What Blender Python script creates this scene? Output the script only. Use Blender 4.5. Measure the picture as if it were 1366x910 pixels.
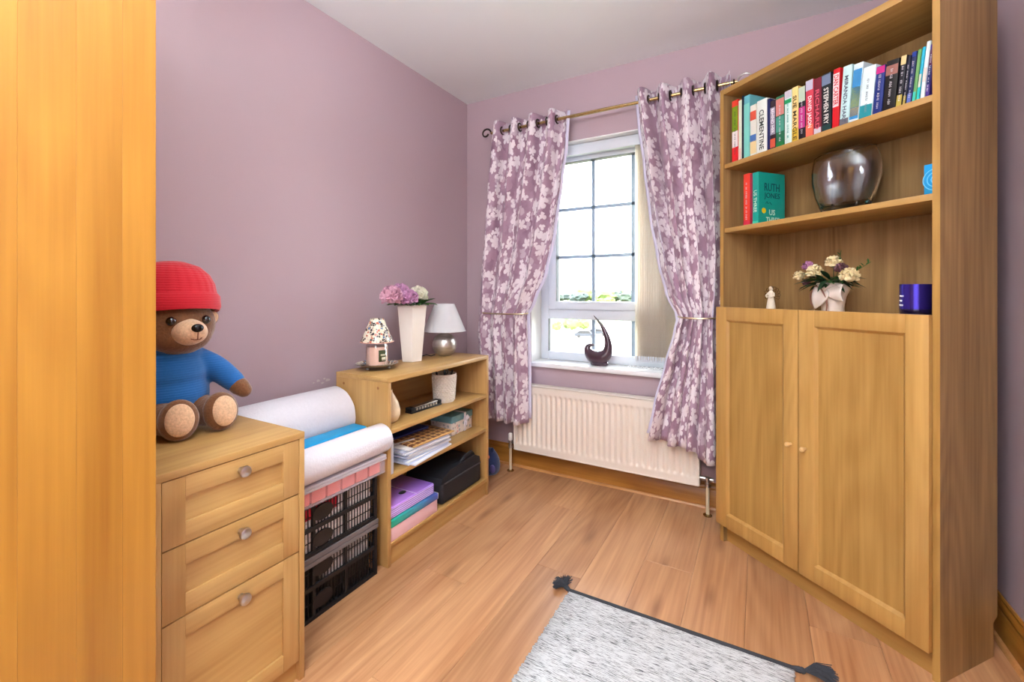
import bpy, bmesh, math, random
from mathutils import Vector, Matrix, noise
PI = math.pi
for o in list(bpy.data.objects): bpy.data.objects.remove(o)
C = bpy.context.scene
COL = C.collection
random.seed(7)

# ---------------------------------------------------------------- camera
F = 585.0; HOR = 390.0
CAM = Vector((1.783, 0.0, 1.13))
YAW = math.radians(29.43)
RGT = Vector((math.cos(YAW), math.sin(YAW), 0)); FWD = Vector((-math.sin(YAW), math.cos(YAW), 0))
cd = bpy.data.cameras.new('camera'); cam = bpy.data.objects.new('camera', cd); COL.objects.link(cam)
cam.location = CAM; cam.rotation_euler = (PI/2, 0, YAW)
cd.sensor_fit = 'HORIZONTAL'; cd.sensor_width = 36; cd.lens = 36*F/1366
cd.shift_y = -(455-HOR)/1366
cd.clip_start = .02; cd.clip_end = 2000
C.camera = cam
# ---------------------------------------------------------------- light
W = bpy.data.worlds.new('sky'); C.world = W; W.use_nodes = True
bg = W.node_tree.nodes['Background']; bg.inputs[0].default_value = (.84, .94, 1, 1); bg.inputs[1].default_value = 9.5
def area(name, loc, rot, sx, sy, power, col):
    l = bpy.data.lights.new(name, 'AREA'); l.shape = 'RECTANGLE'; l.size = sx; l.size_y = sy; l.energy = power; l.color = col
    o = bpy.data.objects.new(name, l); COL.objects.link(o); o.location = loc; o.rotation_euler = rot
    return o
sl = bpy.data.lights.new('sun', 'SUN'); sl.energy = 8; sl.angle = .01; sl.color = (1, .96, .9)
so = bpy.data.objects.new('sun', sl); COL.objects.link(so); so.rotation_euler = (math.radians(42), 0, math.radians(-20)); so.location = (0, -5, 8)
pl_ = bpy.data.lights.new('room_fill_light', 'POINT'); pl_.energy = 24; pl_.shadow_soft_size = .25; pl_.color = (.84, .95, 1)  # unseen fill added to lift walls and ceiling, no hanging lamp here
po_ = bpy.data.objects.new('room_fill_light', pl_); COL.objects.link(po_); po_.location = (1.6, -.5, 1.80)
area('bounce_fill_light', (1.35, -.15, 1.85), (PI, 0, 0), .4, .4, 48, (.84, .95, 1))  # unseen uplight added to imitate a flash bounced off the ceiling
area('rear_fill_light', (1.5, -.92, 1.35), (math.radians(112), 0, 0), 1.3, 1.9, 8, (.84, .95, 1))  # soft fill added behind the camera; the front wall has no opening
pt = area('window_daylight_portal', (.985, 2.70, 1.36), (-PI/2, 0, 0), .97, 1.36, 1, (1, 1, 1)); pt.data.cycles.is_portal = True
C.view_settings.view_transform = 'Standard'; C.view_settings.look = 'None'
C.view_settings.exposure = 1.1; C.view_settings.gamma = 1; C.view_settings.use_curve_mapping = False
try: C.cycles.max_bounces = 12; C.cycles.transparent_max_bounces = 16; C.cycles.caustics_refractive = False; C.cycles.caustics_reflective = False
except Exception: pass

# ---------------------------------------------------------------- pixel -> point helpers
def ray(px, py): return RGT*((px-683)/F) + FWD + Vector((0, 0, (HOR-py)/F))
def onplane(px, py, P, n):
    d = ray(px, py); return CAM + d*((P-CAM).dot(n)/d.dot(n))
def onx(px, py, X): return onplane(px, py, Vector((X, 0, 0)), Vector((1, 0, 0)))
def ony(px, py, Y): return onplane(px, py, Vector((0, Y, 0)), Vector((0, 1, 0)))
def onz(px, py, Z): return onplane(px, py, Vector((0, 0, Z)), Vector((0, 0, 1)))

# ---------------------------------------------------------------- materials
def lin(c): return tuple((x/255/12.92 if x/255 <= .04045 else ((x/255+.055)/1.055)**2.4) for x in c[:3]) + (1,)
MC = {}
def nodes(name):
    m = bpy.data.materials.new(name); m.use_nodes = True; nt = m.node_tree
    return m, nt, nt.nodes['Principled BSDF']
def N(nt, t, **kw):
    n = nt.nodes.new(t)
    for k, v in kw.items(): setattr(n, k, v)
    return n
def val(nt, op, a, b=None, c=None):
    n = nt.nodes.new('ShaderNodeMath'); n.operation = op
    for i, x in enumerate((a, b, c)):
        if x is None: continue
        if isinstance(x, (int, float)): n.inputs[i].default_value = x
        else: nt.links.new(x, n.inputs[i])
    return n.outputs[0]
def mixc(nt, f, a, b, mode='MIX'):
    n = nt.nodes.new('ShaderNodeMix'); n.data_type = 'RGBA'; n.blend_type = mode
    for i, x in ((0, f), (6, a), (7, b)):
        if isinstance(x, (int, float, tuple)): n.inputs[i].default_value = x
        else: nt.links.new(x, n.inputs[i])
    return n.outputs[2]
def pm(name, c, rough=.5, metal=0, var=.06, nscale=30, bump=0, bscale=None, coat=0, trans=0, ior=1.45, sheen=0):
    key = (name,)
    if key in MC: return MC[key]
    m, nt, b = nodes(name); L = nt.links
    tc = N(nt, 'ShaderNodeTexCoord'); no = N(nt, 'ShaderNodeTexNoise'); no.inputs['Scale'].default_value = nscale; no.inputs['Detail'].default_value = 3
    L.new(tc.outputs['Object'], no.inputs['Vector'])
    k = lin(c); lo = tuple(x*(1-var*1.5) for x in k[:3])+(1,); hi = tuple(min(1, x*(1+var)) for x in k[:3])+(1,)
    L.new(mixc(nt, no.outputs['Fac'], lo, hi), b.inputs['Base Color'])
    b.inputs['Roughness'].default_value = rough; b.inputs['Metallic'].default_value = metal
    b.inputs['Coat Weight'].default_value = coat; b.inputs['Transmission Weight'].default_value = trans; b.inputs['IOR'].default_value = ior
    b.inputs['Sheen Weight'].default_value = sheen
    if bump:
        n2 = N(nt, 'ShaderNodeTexNoise'); n2.inputs['Scale'].default_value = bscale or nscale*4; L.new(tc.outputs['Object'], n2.inputs['Vector'])
        bp = N(nt, 'ShaderNodeBump'); bp.inputs['Strength'].default_value = bump; bp.inputs['Distance'].default_value = .003
        L.new(n2.outputs['Fac'], bp.inputs['Height']); L.new(bp.outputs[0], b.inputs['Normal'])
    MC[key] = m; return m
def wood(name, c1, c2, axis='Z', rough=.42, rand=0.0, fine=1.0, big=9, along=1.0, knots=False, spec=.5):
    m, nt, b = nodes(name); L = nt.links
    tc = N(nt, 'ShaderNodeTexCoord'); oi = N(nt, 'ShaderNodeObjectInfo')
    add = N(nt, 'ShaderNodeVectorMath', operation='MULTIPLY_ADD')
    cmb = N(nt, 'ShaderNodeCombineXYZ')
    for i in range(3): L.new(oi.outputs['Random'], cmb.inputs[i])
    L.new(cmb.outputs[0], add.inputs[0]); add.inputs[1].default_value = (17, 31, 23) if rand else (0, 0, 0); L.new(tc.outputs['Object'], add.inputs[2])
    def mp(a, c):
        mpn = N(nt, 'ShaderNodeMapping'); s = [c, c, c]; s['XYZ'.index(axis)] = a*along; mpn.inputs['Scale'].default_value = s
        L.new(add.outputs[0], mpn.inputs['Vector']); return mpn.outputs[0]
    n1 = N(nt, 'ShaderNodeTexNoise'); n1.inputs['Scale'].default_value = 1; n1.inputs['Detail'].default_value = 4; n1.inputs['Distortion'].default_value = 1.1
    L.new(mp(.9, big), n1.inputs['Vector'])
    n2 = N(nt, 'ShaderNodeTexNoise'); n2.inputs['Scale'].default_value = 1; n2.inputs['Detail'].default_value = 3
    L.new(mp(3, 110*fine), n2.inputs['Vector'])
    # growth-ring bands out of a strongly stretched noise
    n3 = N(nt, 'ShaderNodeTexNoise'); n3.inputs['Scale'].default_value = 1; n3.inputs['Detail'].default_value = 1; L.new(mp(.55, 4), n3.inputs['Vector'])
    rings = val(nt, 'SINE', val(nt, 'MULTIPLY', n3.outputs['Fac'], 90))
    rings = val(nt, 'MULTIPLY_ADD', rings, .5, .5)
    f = val(nt, 'ADD', val(nt, 'MULTIPLY', n1.outputs['Fac'], .9), val(nt, 'MULTIPLY', n2.outputs['Fac'], .45))
    f = val(nt, 'ADD', f, val(nt, 'MULTIPLY', rings, .13))
    r = N(nt, 'ShaderNodeMapRange'); r.inputs[1].default_value = .42; r.inputs[2].default_value = 1.02; L.new(f, r.inputs[0])
    col = mixc(nt, r.outputs[0], lin(c2), lin(c1))
    if rand:
        r2 = N(nt, 'ShaderNodeMapRange'); r2.inputs[3].default_value = 1-rand; r2.inputs[4].default_value = 1+rand*.5; L.new(oi.outputs['Random'], r2.inputs[0])
        h = N(nt, 'ShaderNodeHueSaturation'); L.new(r2.outputs[0], h.inputs['Value']); L.new(col, h.inputs['Color']); col = h.outputs[0]
    if knots:
        v = N(nt, 'ShaderNodeTexVoronoi', voronoi_dimensions='2D'); v.inputs['Scale'].default_value = 1; L.new(mp(1.9, 6.5), v.inputs['Vector'])
        k = N(nt, 'ShaderNodeMapRange'); k.inputs[1].default_value = .02; k.inputs[2].default_value = .17; k.inputs[3].default_value = .55; k.inputs[4].default_value = 0; L.new(v.outputs['Distance'], k.inputs[0])
        ks = N(nt, 'ShaderNodeSeparateColor'); L.new(v.outputs['Color'], ks.inputs[0])
        nk = val(nt, 'MULTIPLY', k.outputs[0], val(nt, 'LESS_THAN', ks.outputs[0], .38))
        col = mixc(nt, nk, col, lin((120, 72, 42)))
    L.new(col, b.inputs['Base Color'])
    b.inputs['Roughness'].default_value = rough; b.inputs['Specular IOR Level'].default_value = spec
    bp = N(nt, 'ShaderNodeBump'); bp.inputs['Strength'].default_value = .12; bp.inputs['Distance'].default_value = .001
    L.new(n2.outputs['Fac'], bp.inputs['Height']); L.new(bp.outputs[0], b.inputs['Normal'])
    return m
def glass_thin(name, tint=(1, 1, 1, 1), gl=.06, rough=0, k=.8):
    m = bpy.data.materials.new(name); m.use_nodes = True; nt = m.node_tree; nt.nodes.clear(); L = nt.links
    o = N(nt, 'ShaderNodeOutputMaterial'); mx = N(nt, 'ShaderNodeMixShader'); t = N(nt, 'ShaderNodeBsdfTransparent'); g = N(nt, 'ShaderNodeBsdfGlossy')
    fr = N(nt, 'ShaderNodeFresnel'); fr.inputs[0].default_value = 1.45
    t.inputs[0].default_value = tint; g.inputs['Roughness'].default_value = rough
    L.new(val(nt, 'MULTIPLY_ADD', fr.outputs[0], k, gl-.04*k), mx.inputs[0]); L.new(t.outputs[0], mx.inputs[1]); L.new(g.outputs[0], mx.inputs[2]); L.new(mx.outputs[0], o.inputs[0])
    return m
def plastic_clear(name, c, mixf=.35):
    m = bpy.data.materials.new(name); m.use_nodes = True; nt = m.node_tree; L = nt.links; b = nt.nodes['Principled BSDF']; o = nt.nodes['Material Output']
    mx = N(nt, 'ShaderNodeMixShader'); t = N(nt, 'ShaderNodeBsdfTransparent'); b.inputs['Base Color'].default_value = lin(c); b.inputs['Roughness'].default_value = .25
    fr = N(nt, 'ShaderNodeLayerWeight'); fr.inputs[0].default_value = .4
    L.new(val(nt, 'MULTIPLY_ADD', fr.outputs['Facing'], .4, mixf), mx.inputs[0]); L.new(t.outputs[0], mx.inputs[1]); L.new(b.outputs[0], mx.inputs[2]); L.new(mx.outputs[0], o.inputs[0])
    return m

OAKZ = wood('oak_foil_vertical', (188, 146, 80), (152, 110, 50), 'Z', .45)
OAKX = wood('oak_foil_horizontal', (190, 148, 84), (156, 114, 54), 'X', .45)
OAKY = wood('oak_foil_lengthwise', (208, 166, 102), (178, 134, 76), 'Y', .42)
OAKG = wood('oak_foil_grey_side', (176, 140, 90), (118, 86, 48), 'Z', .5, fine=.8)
CHY = wood('pale_oak_along', (196, 156, 96), (168, 124, 68), 'Y', .42)
CHZ = wood('pale_oak_upright', (194, 154, 96), (166, 122, 68), 'Z', .42)
WARD = wood('golden_oak_board', (176, 122, 42), (146, 92, 20), 'Z', .42, rand=.08, big=7, along=.8)
SKIRT = wood('stained_oak_skirting', (186, 128, 56), (140, 86, 28), 'X', .3)
SKIRTY = wood('stained_oak_skirting_side', (186, 128, 56), (140, 86, 28), 'Y', .3)
PLANK = wood('laminate_plank', (210, 160, 116), (158, 104, 66), 'Y', .30, rand=.13, big=7, along=.9, knots=True)
def paint(name, c):
    return pm(name, c, .62, 0, .015, 2.5, .06, 260)
MAUVE = paint('mauve_wall_paint', (184, 160, 166)); CEIL = paint('ceiling_paint', (238, 240, 240))
UPVC = pm('white_upvc', (214, 218, 224), .3, 0, .01); RADW = pm('cream_radiator_enamel', (238, 226, 212), .3, 0, .01)
WHITE = pm('white_paint', (236, 234, 230), .4, 0, .01); BRASS = pm('antique_brass', (190, 165, 115), .25, 1, .1); STEEL = pm('brushed_steel', (196, 190, 186), .28, 1, .1, 60)
DARKM = pm('dark_bronze', (70, 58, 52), .35, 1, .1); BLACK = pm('black_plastic', (22, 22, 26), .4, 0, .1); GREYP = pm('grey_plastic', (112, 104, 104), .45)
PAPER = pm('book_page_paper', (232, 222, 200), .8, 0, .05, 200)

# ---------------------------------------------------------------- mesh builder
class MB:
    def __init__(s): s.bm = bmesh.new(); s.mi = 0; s.uv = None
    def _m(s, geo, M=None):
        fs = set()
        for v in geo:
            for f in v.link_faces: fs.add(f)
        for f in fs: f.material_index = s.mi
        if M is not None: bmesh.ops.transform(s.bm, matrix=M, verts=geo)
        return s
    def box(s, x0, x1, y0, y1, z0, z1, bev=0, M=None, seg=2):
        g = bmesh.ops.create_cube(s.bm, size=1)['verts']
        bmesh.ops.transform(s.bm, matrix=Matrix.Translation(((x0+x1)/2, (y0+y1)/2, (z0+z1)/2)) @ Matrix.Diagonal((abs(x1-x0), abs(y1-y0), abs(z1-z0), 1)), verts=g)
        if bev:
            es = list({e for v in g for e in v.link_edges})
            r = bmesh.ops.bevel(s.bm, geom=es, offset=bev, segments=seg, affect='EDGES', profile=.5)
            g = list({v for f in r['faces'] for v in f.verts} | {v for v in g if v.is_valid})
            g = s._comp(g)
        return s._m(g, M)
    def _comp(s, g):
        seen = set(g); st = list(g)
        while st:
            v = st.pop()
            for e in v.link_edges:
                w = e.other_vert(v)
                if w not in seen: seen.add(w); st.append(w)
        return list(seen)
    def lathe(s, prof, n=32, M=None, closed=False, sx=1, sy=1, fn=None):
        rings = []; out = []
        for r, z in prof:
            if r < 1e-6: v = s.bm.verts.new((0, 0, z)); rings.append([v]); out.append(v); continue
            ring = []
            for i in range(n):
                a = 2*PI*i/n; rr = r*(fn(a, z) if fn else 1)
                ring.append(s.bm.verts.new((rr*math.cos(a)*sx, rr*math.sin(a)*sy, z)))
            rings.append(ring); out += ring
        for a, b in zip(rings, rings[1:]):
            for i in range(n):
                j = (i+1) % n
                if len(a) == 1 and len(b) == 1: continue
                if len(a) == 1: f = [a[0], b[j], b[i]][::-1]
                elif len(b) == 1: f = [a[i], a[j], b[0]]
                else: f = [a[i], a[j], b[j], b[i]]
                try: s.bm.faces.new(f)
                except ValueError: pass
        if closed:
            for rg in (rings[0][::-1], rings[-1]):
                if len(rg) > 2: s.bm.faces.new(rg)
        return s._m(out, M)
    def tube(s, pts, rad, n=8, M=None, cap=True, flat=1.0, up=None):
        pts = [Vector(p) for p in pts]; k = len(pts)
        rads = rad if isinstance(rad, (list, tuple)) else [rad]*k
        prev = None; rings = []; out = []
        for i, p in enumerate(pts):
            d = (pts[min(i+1, k-1)] - pts[max(i-1, 0)]).normalized()
            if prev is None:
                a = up or (Vector((0, 0, 1)) if abs(d.z) < .9 else Vector((1, 0, 0)))
                u = d.cross(a).normalized()
            else:
                u = (prev - d*prev.dot(d)); u = u.normalized() if u.length > 1e-6 else d.orthogonal().normalized()
            prev = u; w = d.cross(u)
            ring = [s.bm.verts.new(p + (u*math.cos(2*PI*j/n) + w*math.sin(2*PI*j/n)*flat)*rads[i]) for j in range(n)]
            rings.append(ring); out += ring
        for a, b in zip(rings, rings[1:]):
            for j in range(n): s.bm.faces.new([a[j], a[(j+1) % n], b[(j+1) % n], b[j]])
        if cap: s.bm.faces.new(rings[0][::-1]); s.bm.faces.new(rings[-1])
        return s._m(out, M)
    def ball(s, c, r, seg=16, M=None):
        r = r if isinstance(r, (tuple, list)) else (r, r, r)
        g = bmesh.ops.create_uvsphere(s.bm, u_segments=seg, v_segments=max(6, seg//2+2), radius=1)['verts']
        bmesh.ops.transform(s.bm, matrix=Matrix.Translation(c) @ Matrix.Diagonal((*r, 1)), verts=g)
        return s._m(g, M)
    def torus(s, c, R, r, n=24, m=8, M=None):
        pts = []; out = []; rings = []
        for i in range(n):
            a = 2*PI*i/n; ring = []
            for j in range(m):
                b = 2*PI*j/m; ring.append(s.bm.verts.new((c[0]+(R+r*math.cos(b))*math.cos(a), c[1]+(R+r*math.cos(b))*math.sin(a), c[2]+r*math.sin(b))))
            rings.append(ring); out += ring
        for i in range(n):
            a = rings[i]; b = rings[(i+1) % n]
            for j in range(m): s.bm.faces.new([a[j], b[j], b[(j+1) % m], a[(j+1) % m]])
        return s._m(out, M)
    def prism(s, poly, lo, hi, axis='Z', M=None, hole=None):
        ax = {'Z': lambda a, b, t: (a, b, t), 'Y': lambda a, b, t: (a, t, b), 'X': lambda a, b, t: (t, a, b)}[axis]
        A = [s.bm.verts.new(ax(a, b, lo)) for a, b in poly]; B = [s.bm.verts.new(ax(a, b, hi)) for a, b in poly]
        n = len(poly)
        s.bm.faces.new(A[::-1]); s.bm.faces.new(B)
        for i in range(n): s.bm.faces.new([A[i], A[(i+1) % n], B[(i+1) % n], B[i]])
        return s._m(A+B, M)
    def grid(s, f, nu, nv, uvf=None, M=None):
        V = [[s.bm.verts.new(f(i/nu, j/nv)) for i in range(nu+1)] for j in range(nv+1)]
        if uvf and s.uv is None: s.uv = s.bm.loops.layers.uv.new('UVMap')
        for j in range(nv):
            for i in range(nu):
                fc = s.bm.faces.new([V[j][i], V[j][i+1], V[j+1][i+1], V[j+1][i]]); fc.material_index = s.mi
                if uvf:
                    for lp, (a, b) in zip(fc.loops, ((i, j), (i+1, j), (i+1, j+1), (i, j+1))): lp[s.uv].uv = uvf(a/nu, b/nv)
        if M is not None: bmesh.ops.transform(s.bm, matrix=M, verts=[v for r in V for v in r])
        return s
    def build(s, name, mat, parent=None, smooth=True, world=False, fixn=True, solid=0, kind=None):
        if fixn: bmesh.ops.recalc_face_normals(s.bm, faces=s.bm.faces)
        me = bpy.data.meshes.new(name)
        if world and parent is not None:
            P = parent
            M = Matrix.Translation(P.location) @ P.rotation_euler.to_matrix().to_4x4()
            if P.parent: M = Matrix.Translation(P.parent.location) @ P.parent.rotation_euler.to_matrix().to_4x4() @ M
            bmesh.ops.transform(s.bm, matrix=M.inverted(), verts=s.bm.verts)
        s.bm.to_mesh(me); s.bm.free()
        for m in (mat if isinstance(mat, (list, tuple)) else [mat]): me.materials.append(m)
        if smooth:
            me.polygons.foreach_set('use_smooth', [True]*len(me.polygons))
            try: me.set_sharp_from_angle(angle=math.radians(38))
            except Exception: pass
        o = bpy.data.objects.new(name, me); COL.objects.link(o)
        if parent: o.parent = parent
        if solid:
            md = o.modifiers.new('thick', 'SOLIDIFY'); md.thickness = solid; md.offset = 0
        if kind: o['kind'] = kind
        return o
def thing(name, label, cat, loc=(0, 0, 0), rz=0, group=None):
    o = bpy.data.objects.new(name, None); COL.objects.link(o); o.location = loc; o.rotation_euler = (0, 0, rz); o.empty_display_size = .05
    return tag(o, label, cat, group)
def tag(o, label, cat, group=None):
    o['label'] = label; o['category'] = cat
    if group: o['group'] = group
    return o
def struct(o): o['kind'] = 'structure'; return o
def text_mesh(txt, w, h, depth=.0004, font_shear=0):
    cu = bpy.data.curves.new('t', 'FONT'); cu.body = txt; cu.extrude = depth; cu.resolution_u = 2; cu.shear = font_shear; cu.offset = .008
    ob = bpy.data.objects.new('t', cu); COL.objects.link(ob)
    dg = bpy.context.evaluated_depsgraph_get(); me = bpy.data.meshes.new_from_object(ob.evaluated_get(dg))
    bpy.data.objects.remove(ob); bpy.data.curves.remove(cu)
    xs = [v.co.x for v in me.vertices]; ys = [v.co.y for v in me.vertices]
    sx = w/max(1e-6, max(xs)-min(xs)); sy = h/max(1e-6, max(ys)-min(ys)); cx = (max(xs)+min(xs))/2; cy = (max(ys)+min(ys))/2
    for v in me.vertices: v.co.x = (v.co.x-cx)*sx; v.co.y = (v.co.y-cy)*sy
    return me
def text(name, txt, w, h, X, Y, pos, mat, parent, shear=0):
    me = text_mesh(txt, w, h, font_shear=shear); X = Vector(X); Y = Vector(Y); Z = X.cross(Y); p = Vector(pos)
    M = Matrix(((X.x, Y.x, Z.x, p.x), (X.y, Y.y, Z.y, p.y), (X.z, Y.z, Z.z, p.z), (0, 0, 0, 1)))
    me.transform(M); me.materials.clear(); me.materials.append(mat)
    o = bpy.data.objects.new(name, me); COL.objects.link(o); o.parent = parent; return o

# ================================================================ ROOM SHELL
RX = 2.48; BY = 2.52; HC = 2.445; FY = -1.0
OX0, OX1, OZ0, OZ1 = .501, 1.47, .667, 2.057
b = MB(); b.box(-.12, 0, FY-.1, BY+.22, -.1, HC+.1); wl = struct(b.build('wall_left', MAUVE))
b = MB(); b.box(RX, RX+.12, FY-.1, BY+.22, -.1, HC+.1); struct(b.build('wall_right', MAUVE))
b = MB(); b.box(0, RX, FY-.12, FY, -.1, HC+.1); struct(b.build('wall_front', MAUVE))
b = MB()
b.box(0, OX0, BY, BY+.22, -.1, HC+.1); b.box(OX1, RX, BY, BY+.22, -.1, HC+.1); b.box(OX0, OX1, BY, BY+.22, -.1, OZ0); b.box(OX0, OX1, BY, BY+.22, OZ1, HC+.1)
struct(b.build('wall_back', MAUVE))
b = MB(); b.box(-.12, RX+.12, FY-.12, BY+.22, HC, HC+.12); struct(b.build('ceiling', CEIL))
b = MB(); b.box(-.12, RX+.12, FY-.12, BY+.22, -.12, -.012)
fl = struct(b.build('floor', pm('floor_underlay', (70, 50, 36), .8)))
# planks
PWD = .19; i = 0; x = 0.0
meshes = {}
starts = [-.42, -.95, -.1, -.7, -1.05, -.3, -.8, 0.1, -.55, -1.0, -.2, -.65, -.9, -.35]
edge_x = [0.03+PWD*k for k in range(-1, 14)]
for k in range(len(edge_x)-1):
    xa, xb = max(0.0, edge_x[k]), min(RX, edge_x[k+1])
    if xb-xa < .01: continue
    y = starts[k % len(starts)] - 1.22
    while y < BY:
        ya, yb = max(FY, y), min(BY, y+1.22); y += 1.22
        if yb-ya < .02: continue
        key = (round(xb-xa, 4), round(yb-ya, 4))
        if key not in meshes:
            q = MB(); q.box(.0003, xb-xa-.0003, .0003, yb-ya-.0003, -.012, 0, .0008, seg=1); o = q.build('plank', PLANK, fl, smooth=False); meshes[key] = o.data
        else:
            o = bpy.data.objects.new('plank', meshes[key]); COL.objects.link(o); o.parent = fl
        o.location = (xa, ya, 0)
# skirting boards
prof = [(0, 0), (.018, 0), (.018, .088), (.0165, .090), (.0165, .094), (.0145, .097), (.0165, .101), (.0165, .110), (.012, .118), (.008, .121), (.008, .127), (.004, .132), (0, .132)]
b = MB(); b.prism([(BY-d, z) for d, z in prof], 0.018, RX-.018, 'X'); struct(b.build('baseboard_back', SKIRT))
b = MB(); b.prism([(d, z) for d, z in prof], FY, BY, 'Y'); struct(b.build('baseboard_left', SKIRTY))
b = MB(); b.prism([(RX-d, z) for d, z in prof], FY, BY, 'Y'); struct(b.build('baseboard_right', SKIRTY))
BEAD = wood('floor_beading', (206, 150, 92), (170, 112, 60), 'X', .35)
qp = [(.018, 0), (.032, 0), (.031, .005), (.027, .010), (.018, .012)]
b = MB(); b.prism([(BY-d, z) for d, z in qp], .032, RX-.032, 'X'); struct(b.build('trim_1', BEAD))
b = MB(); b.prism([(RX-d, z) for d, z in qp], FY, BY-.032, 'Y'); struct(b.build('trim_2', BEAD))
# flaked paint on left wall, over the rolls
b = MB()
for (px, py, r) in ((424, 508, .012), (430, 511, .010), (437, 507, .014), (433, 505, .008), (418, 511, .006)):
    p = onx(px, py, 0.0); pts = []
    for a in range(9): pts.append((p.y + r*math.cos(a*.7)*random.uniform(.5, 1.3), p.z + r*.6*math.sin(a*.7)*random.uniform(.5, 1.2)))
    b.prism(pts, 0, .0012, 'X')
b.build('peeled_paint', pm('flaked_plaster', (206, 190, 186), .8), wl, kind='stuff')

# ================================================================ WINDOW
win = bpy.data.objects.new('window_1', None); COL.objects.link(win); win.location = (.985, 2.69, OZ0); struct(win)
def wp(name, bb, mat=UPVC, kind=None, par=win): return bb.build(name, mat, par, world=True, kind=kind)
b = MB()  # reveal lining
b.box(OX0-.001, OX0+.006, BY-.001, 2.74, OZ0, OZ1); b.box(OX1-.006, OX1+.001, BY-.001, 2.74, OZ0, OZ1); b.box(OX0, OX1, BY-.001, 2.74, OZ1-.006, OZ1+.001)
wp('reveal', b, WHITE)
FYA, FYB = 2.66, 2.72
b = MB()
b.box(OX0+.006, .561, FYA, FYB, OZ0+.02, OZ1-.006, .004); b.box(1.41, OX1-.006, FYA, FYB, OZ0+.02, OZ1-.006, .004)
b.box(.561, 1.41, FYA, FYB, 2.02, OZ1-.006, .004); b.box(.561, 1.41, FYA, FYB, .687, .741, .004)
b.box(.561, 1.41, FYA, FYB, .955, 1.022, .004)
wp('window_frame', b)
b = MB(); ya = FYA-.016
b.box(.566, .622, ya, FYB-.01, 1.018, 2.022, .006); b.box(1.35, 1.405, ya, FYB-.01, 1.018, 2.022, .006); b.box(.60, 1.37, ya+.0005, FYB-.0105, 1.018, 1.071, .006); b.box(.60, 1.37, ya+.0005, FYB-.0105, 1.969, 2.022, .006)
wp('sash', b)
GREYL = pm('georgian_bar', (150, 166, 182), .35)
def bar(x0, x1, z0, z1): wp('glazing_bar', MB().box(x0, x1, 2.692, 2.704, z0, z1, .002), GREYL)
for xx in (.86, 1.112):
    bar(xx-.011, xx+.011, 1.071, 1.969); bar(xx-.011, xx+.011, .741, .955)
for zz in (1.361, 1.673): bar(.622, 1.35, zz-.011, zz+.011)
GL = glass_thin('window_glass')
xs = [.622, .851, 1.103, 1.35]
wp('pane', MB().box(.618, 1.354, 2.697, 2.699, 1.067, 1.973), GL)
wp('pane', MB().box(.557, 1.414, 2.697, 2.699, .737, .959), GL)
wp('gasket', MB().box(.6205, .6235, ya+.004, FYA+.03, 1.071, 1.969).box(.5595, .5625, FYA+.001, FYA+.03, .741, .955).box(.622, 1.35, ya+.004, FYA+.03, 1.9675, 1.9705), pm('rubber_gasket', (60, 62, 68), .6))
b = MB(); b.box(OX0-.03, OX1+.05, BY-.035, FYA+.01, OZ0-.008, OZ0+.02, .006); wp('window_sill', b, pm('sill_gloss', (238, 236, 236), .2, 0, .01))

# vertical blind
def blindfab():
    m, nt, b = nodes('blind_fabric'); L = nt.links; o = nt.nodes['Material Output']
    tc = N(nt, 'ShaderNodeTexCoord'); n1 = N(nt, 'ShaderNodeTexNoise'); n1.inputs['Scale'].default_value = 90; L.new(tc.outputs['Object'], n1.inputs[0])
    c = mixc(nt, n1.outputs['Fac'], lin((244, 236, 224)), lin((250, 246, 238))); L.new(c, b.inputs['Base Color']); b.inputs['Roughness'].default_value = .8
    tr = N(nt, 'ShaderNodeBsdfTranslucent'); L.new(c, tr.inputs[0]); mx = N(nt, 'ShaderNodeMixShader'); mx.inputs[0].default_value = .65; L.new(b.outputs[0], mx.inputs[1]); L.new(tr.outputs[0], mx.inputs[2]); L.new(mx.outputs[0], o.inputs[0]); return m
FAB = blindfab()
vb = thing('vertical_blind', 'cream vertical blind drawn to the right side of the window', 'blind', (1.0, 2.605, 1.99))
MB().box(OX0+.015, OX1-.015, 2.585, 2.625, 1.992, 2.040, .005).build('headrail', UPVC, vb, world=True)
MB().box(OX0+.012, OX1-.012, 2.566, 2.572, 1.985, 2.048, .002).build('pelmet_strip', UPVC, vb, world=True)
lm = None
for k in range(13):
    xx = 1.185+k*.0135
    if lm is None:
        q = MB(); q.grid(lambda u, v: ((u-.5)*.004+.003*math.cos((u-.5)*PI), (u-.5)*.082, -1.25+1.25*v), 6, 1)
        lo = q.build('louvre', FAB, vb, solid=.001); lm = lo
        q = MB(); q.box(-.0015, .0015, -.038, .038, -.014, .02, .001); bw = q.build('bottom_weight', UPVC, lo); bw.location = (0, 0, -1.25)
        lo.location = (xx-1.0, .012 if False else -.005, 0); lo.rotation_euler = (0, 0, math.radians(-48)); bwm = bw
    else:
        o = lm.copy(); COL.objects.link(o); o.location = (xx-1.0, .012 if False else -.005, 0); o.rotation_euler = (0, 0, math.radians(-48+random.uniform(-6, 6)))
        c = bwm.copy(); COL.objects.link(c); c.parent = o
b = MB(); pts = [(1.12+.20*t/30, 2.552+.006*math.sin(t), .700+.004*math.sin(t*1.7)) for t in range(31)]
for p in pts: b.ball(p, .004, 6)
b.build('bead_chain', pm('clear_bead', (240, 240, 240), .2), vb, world=True, kind='stuff')

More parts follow.
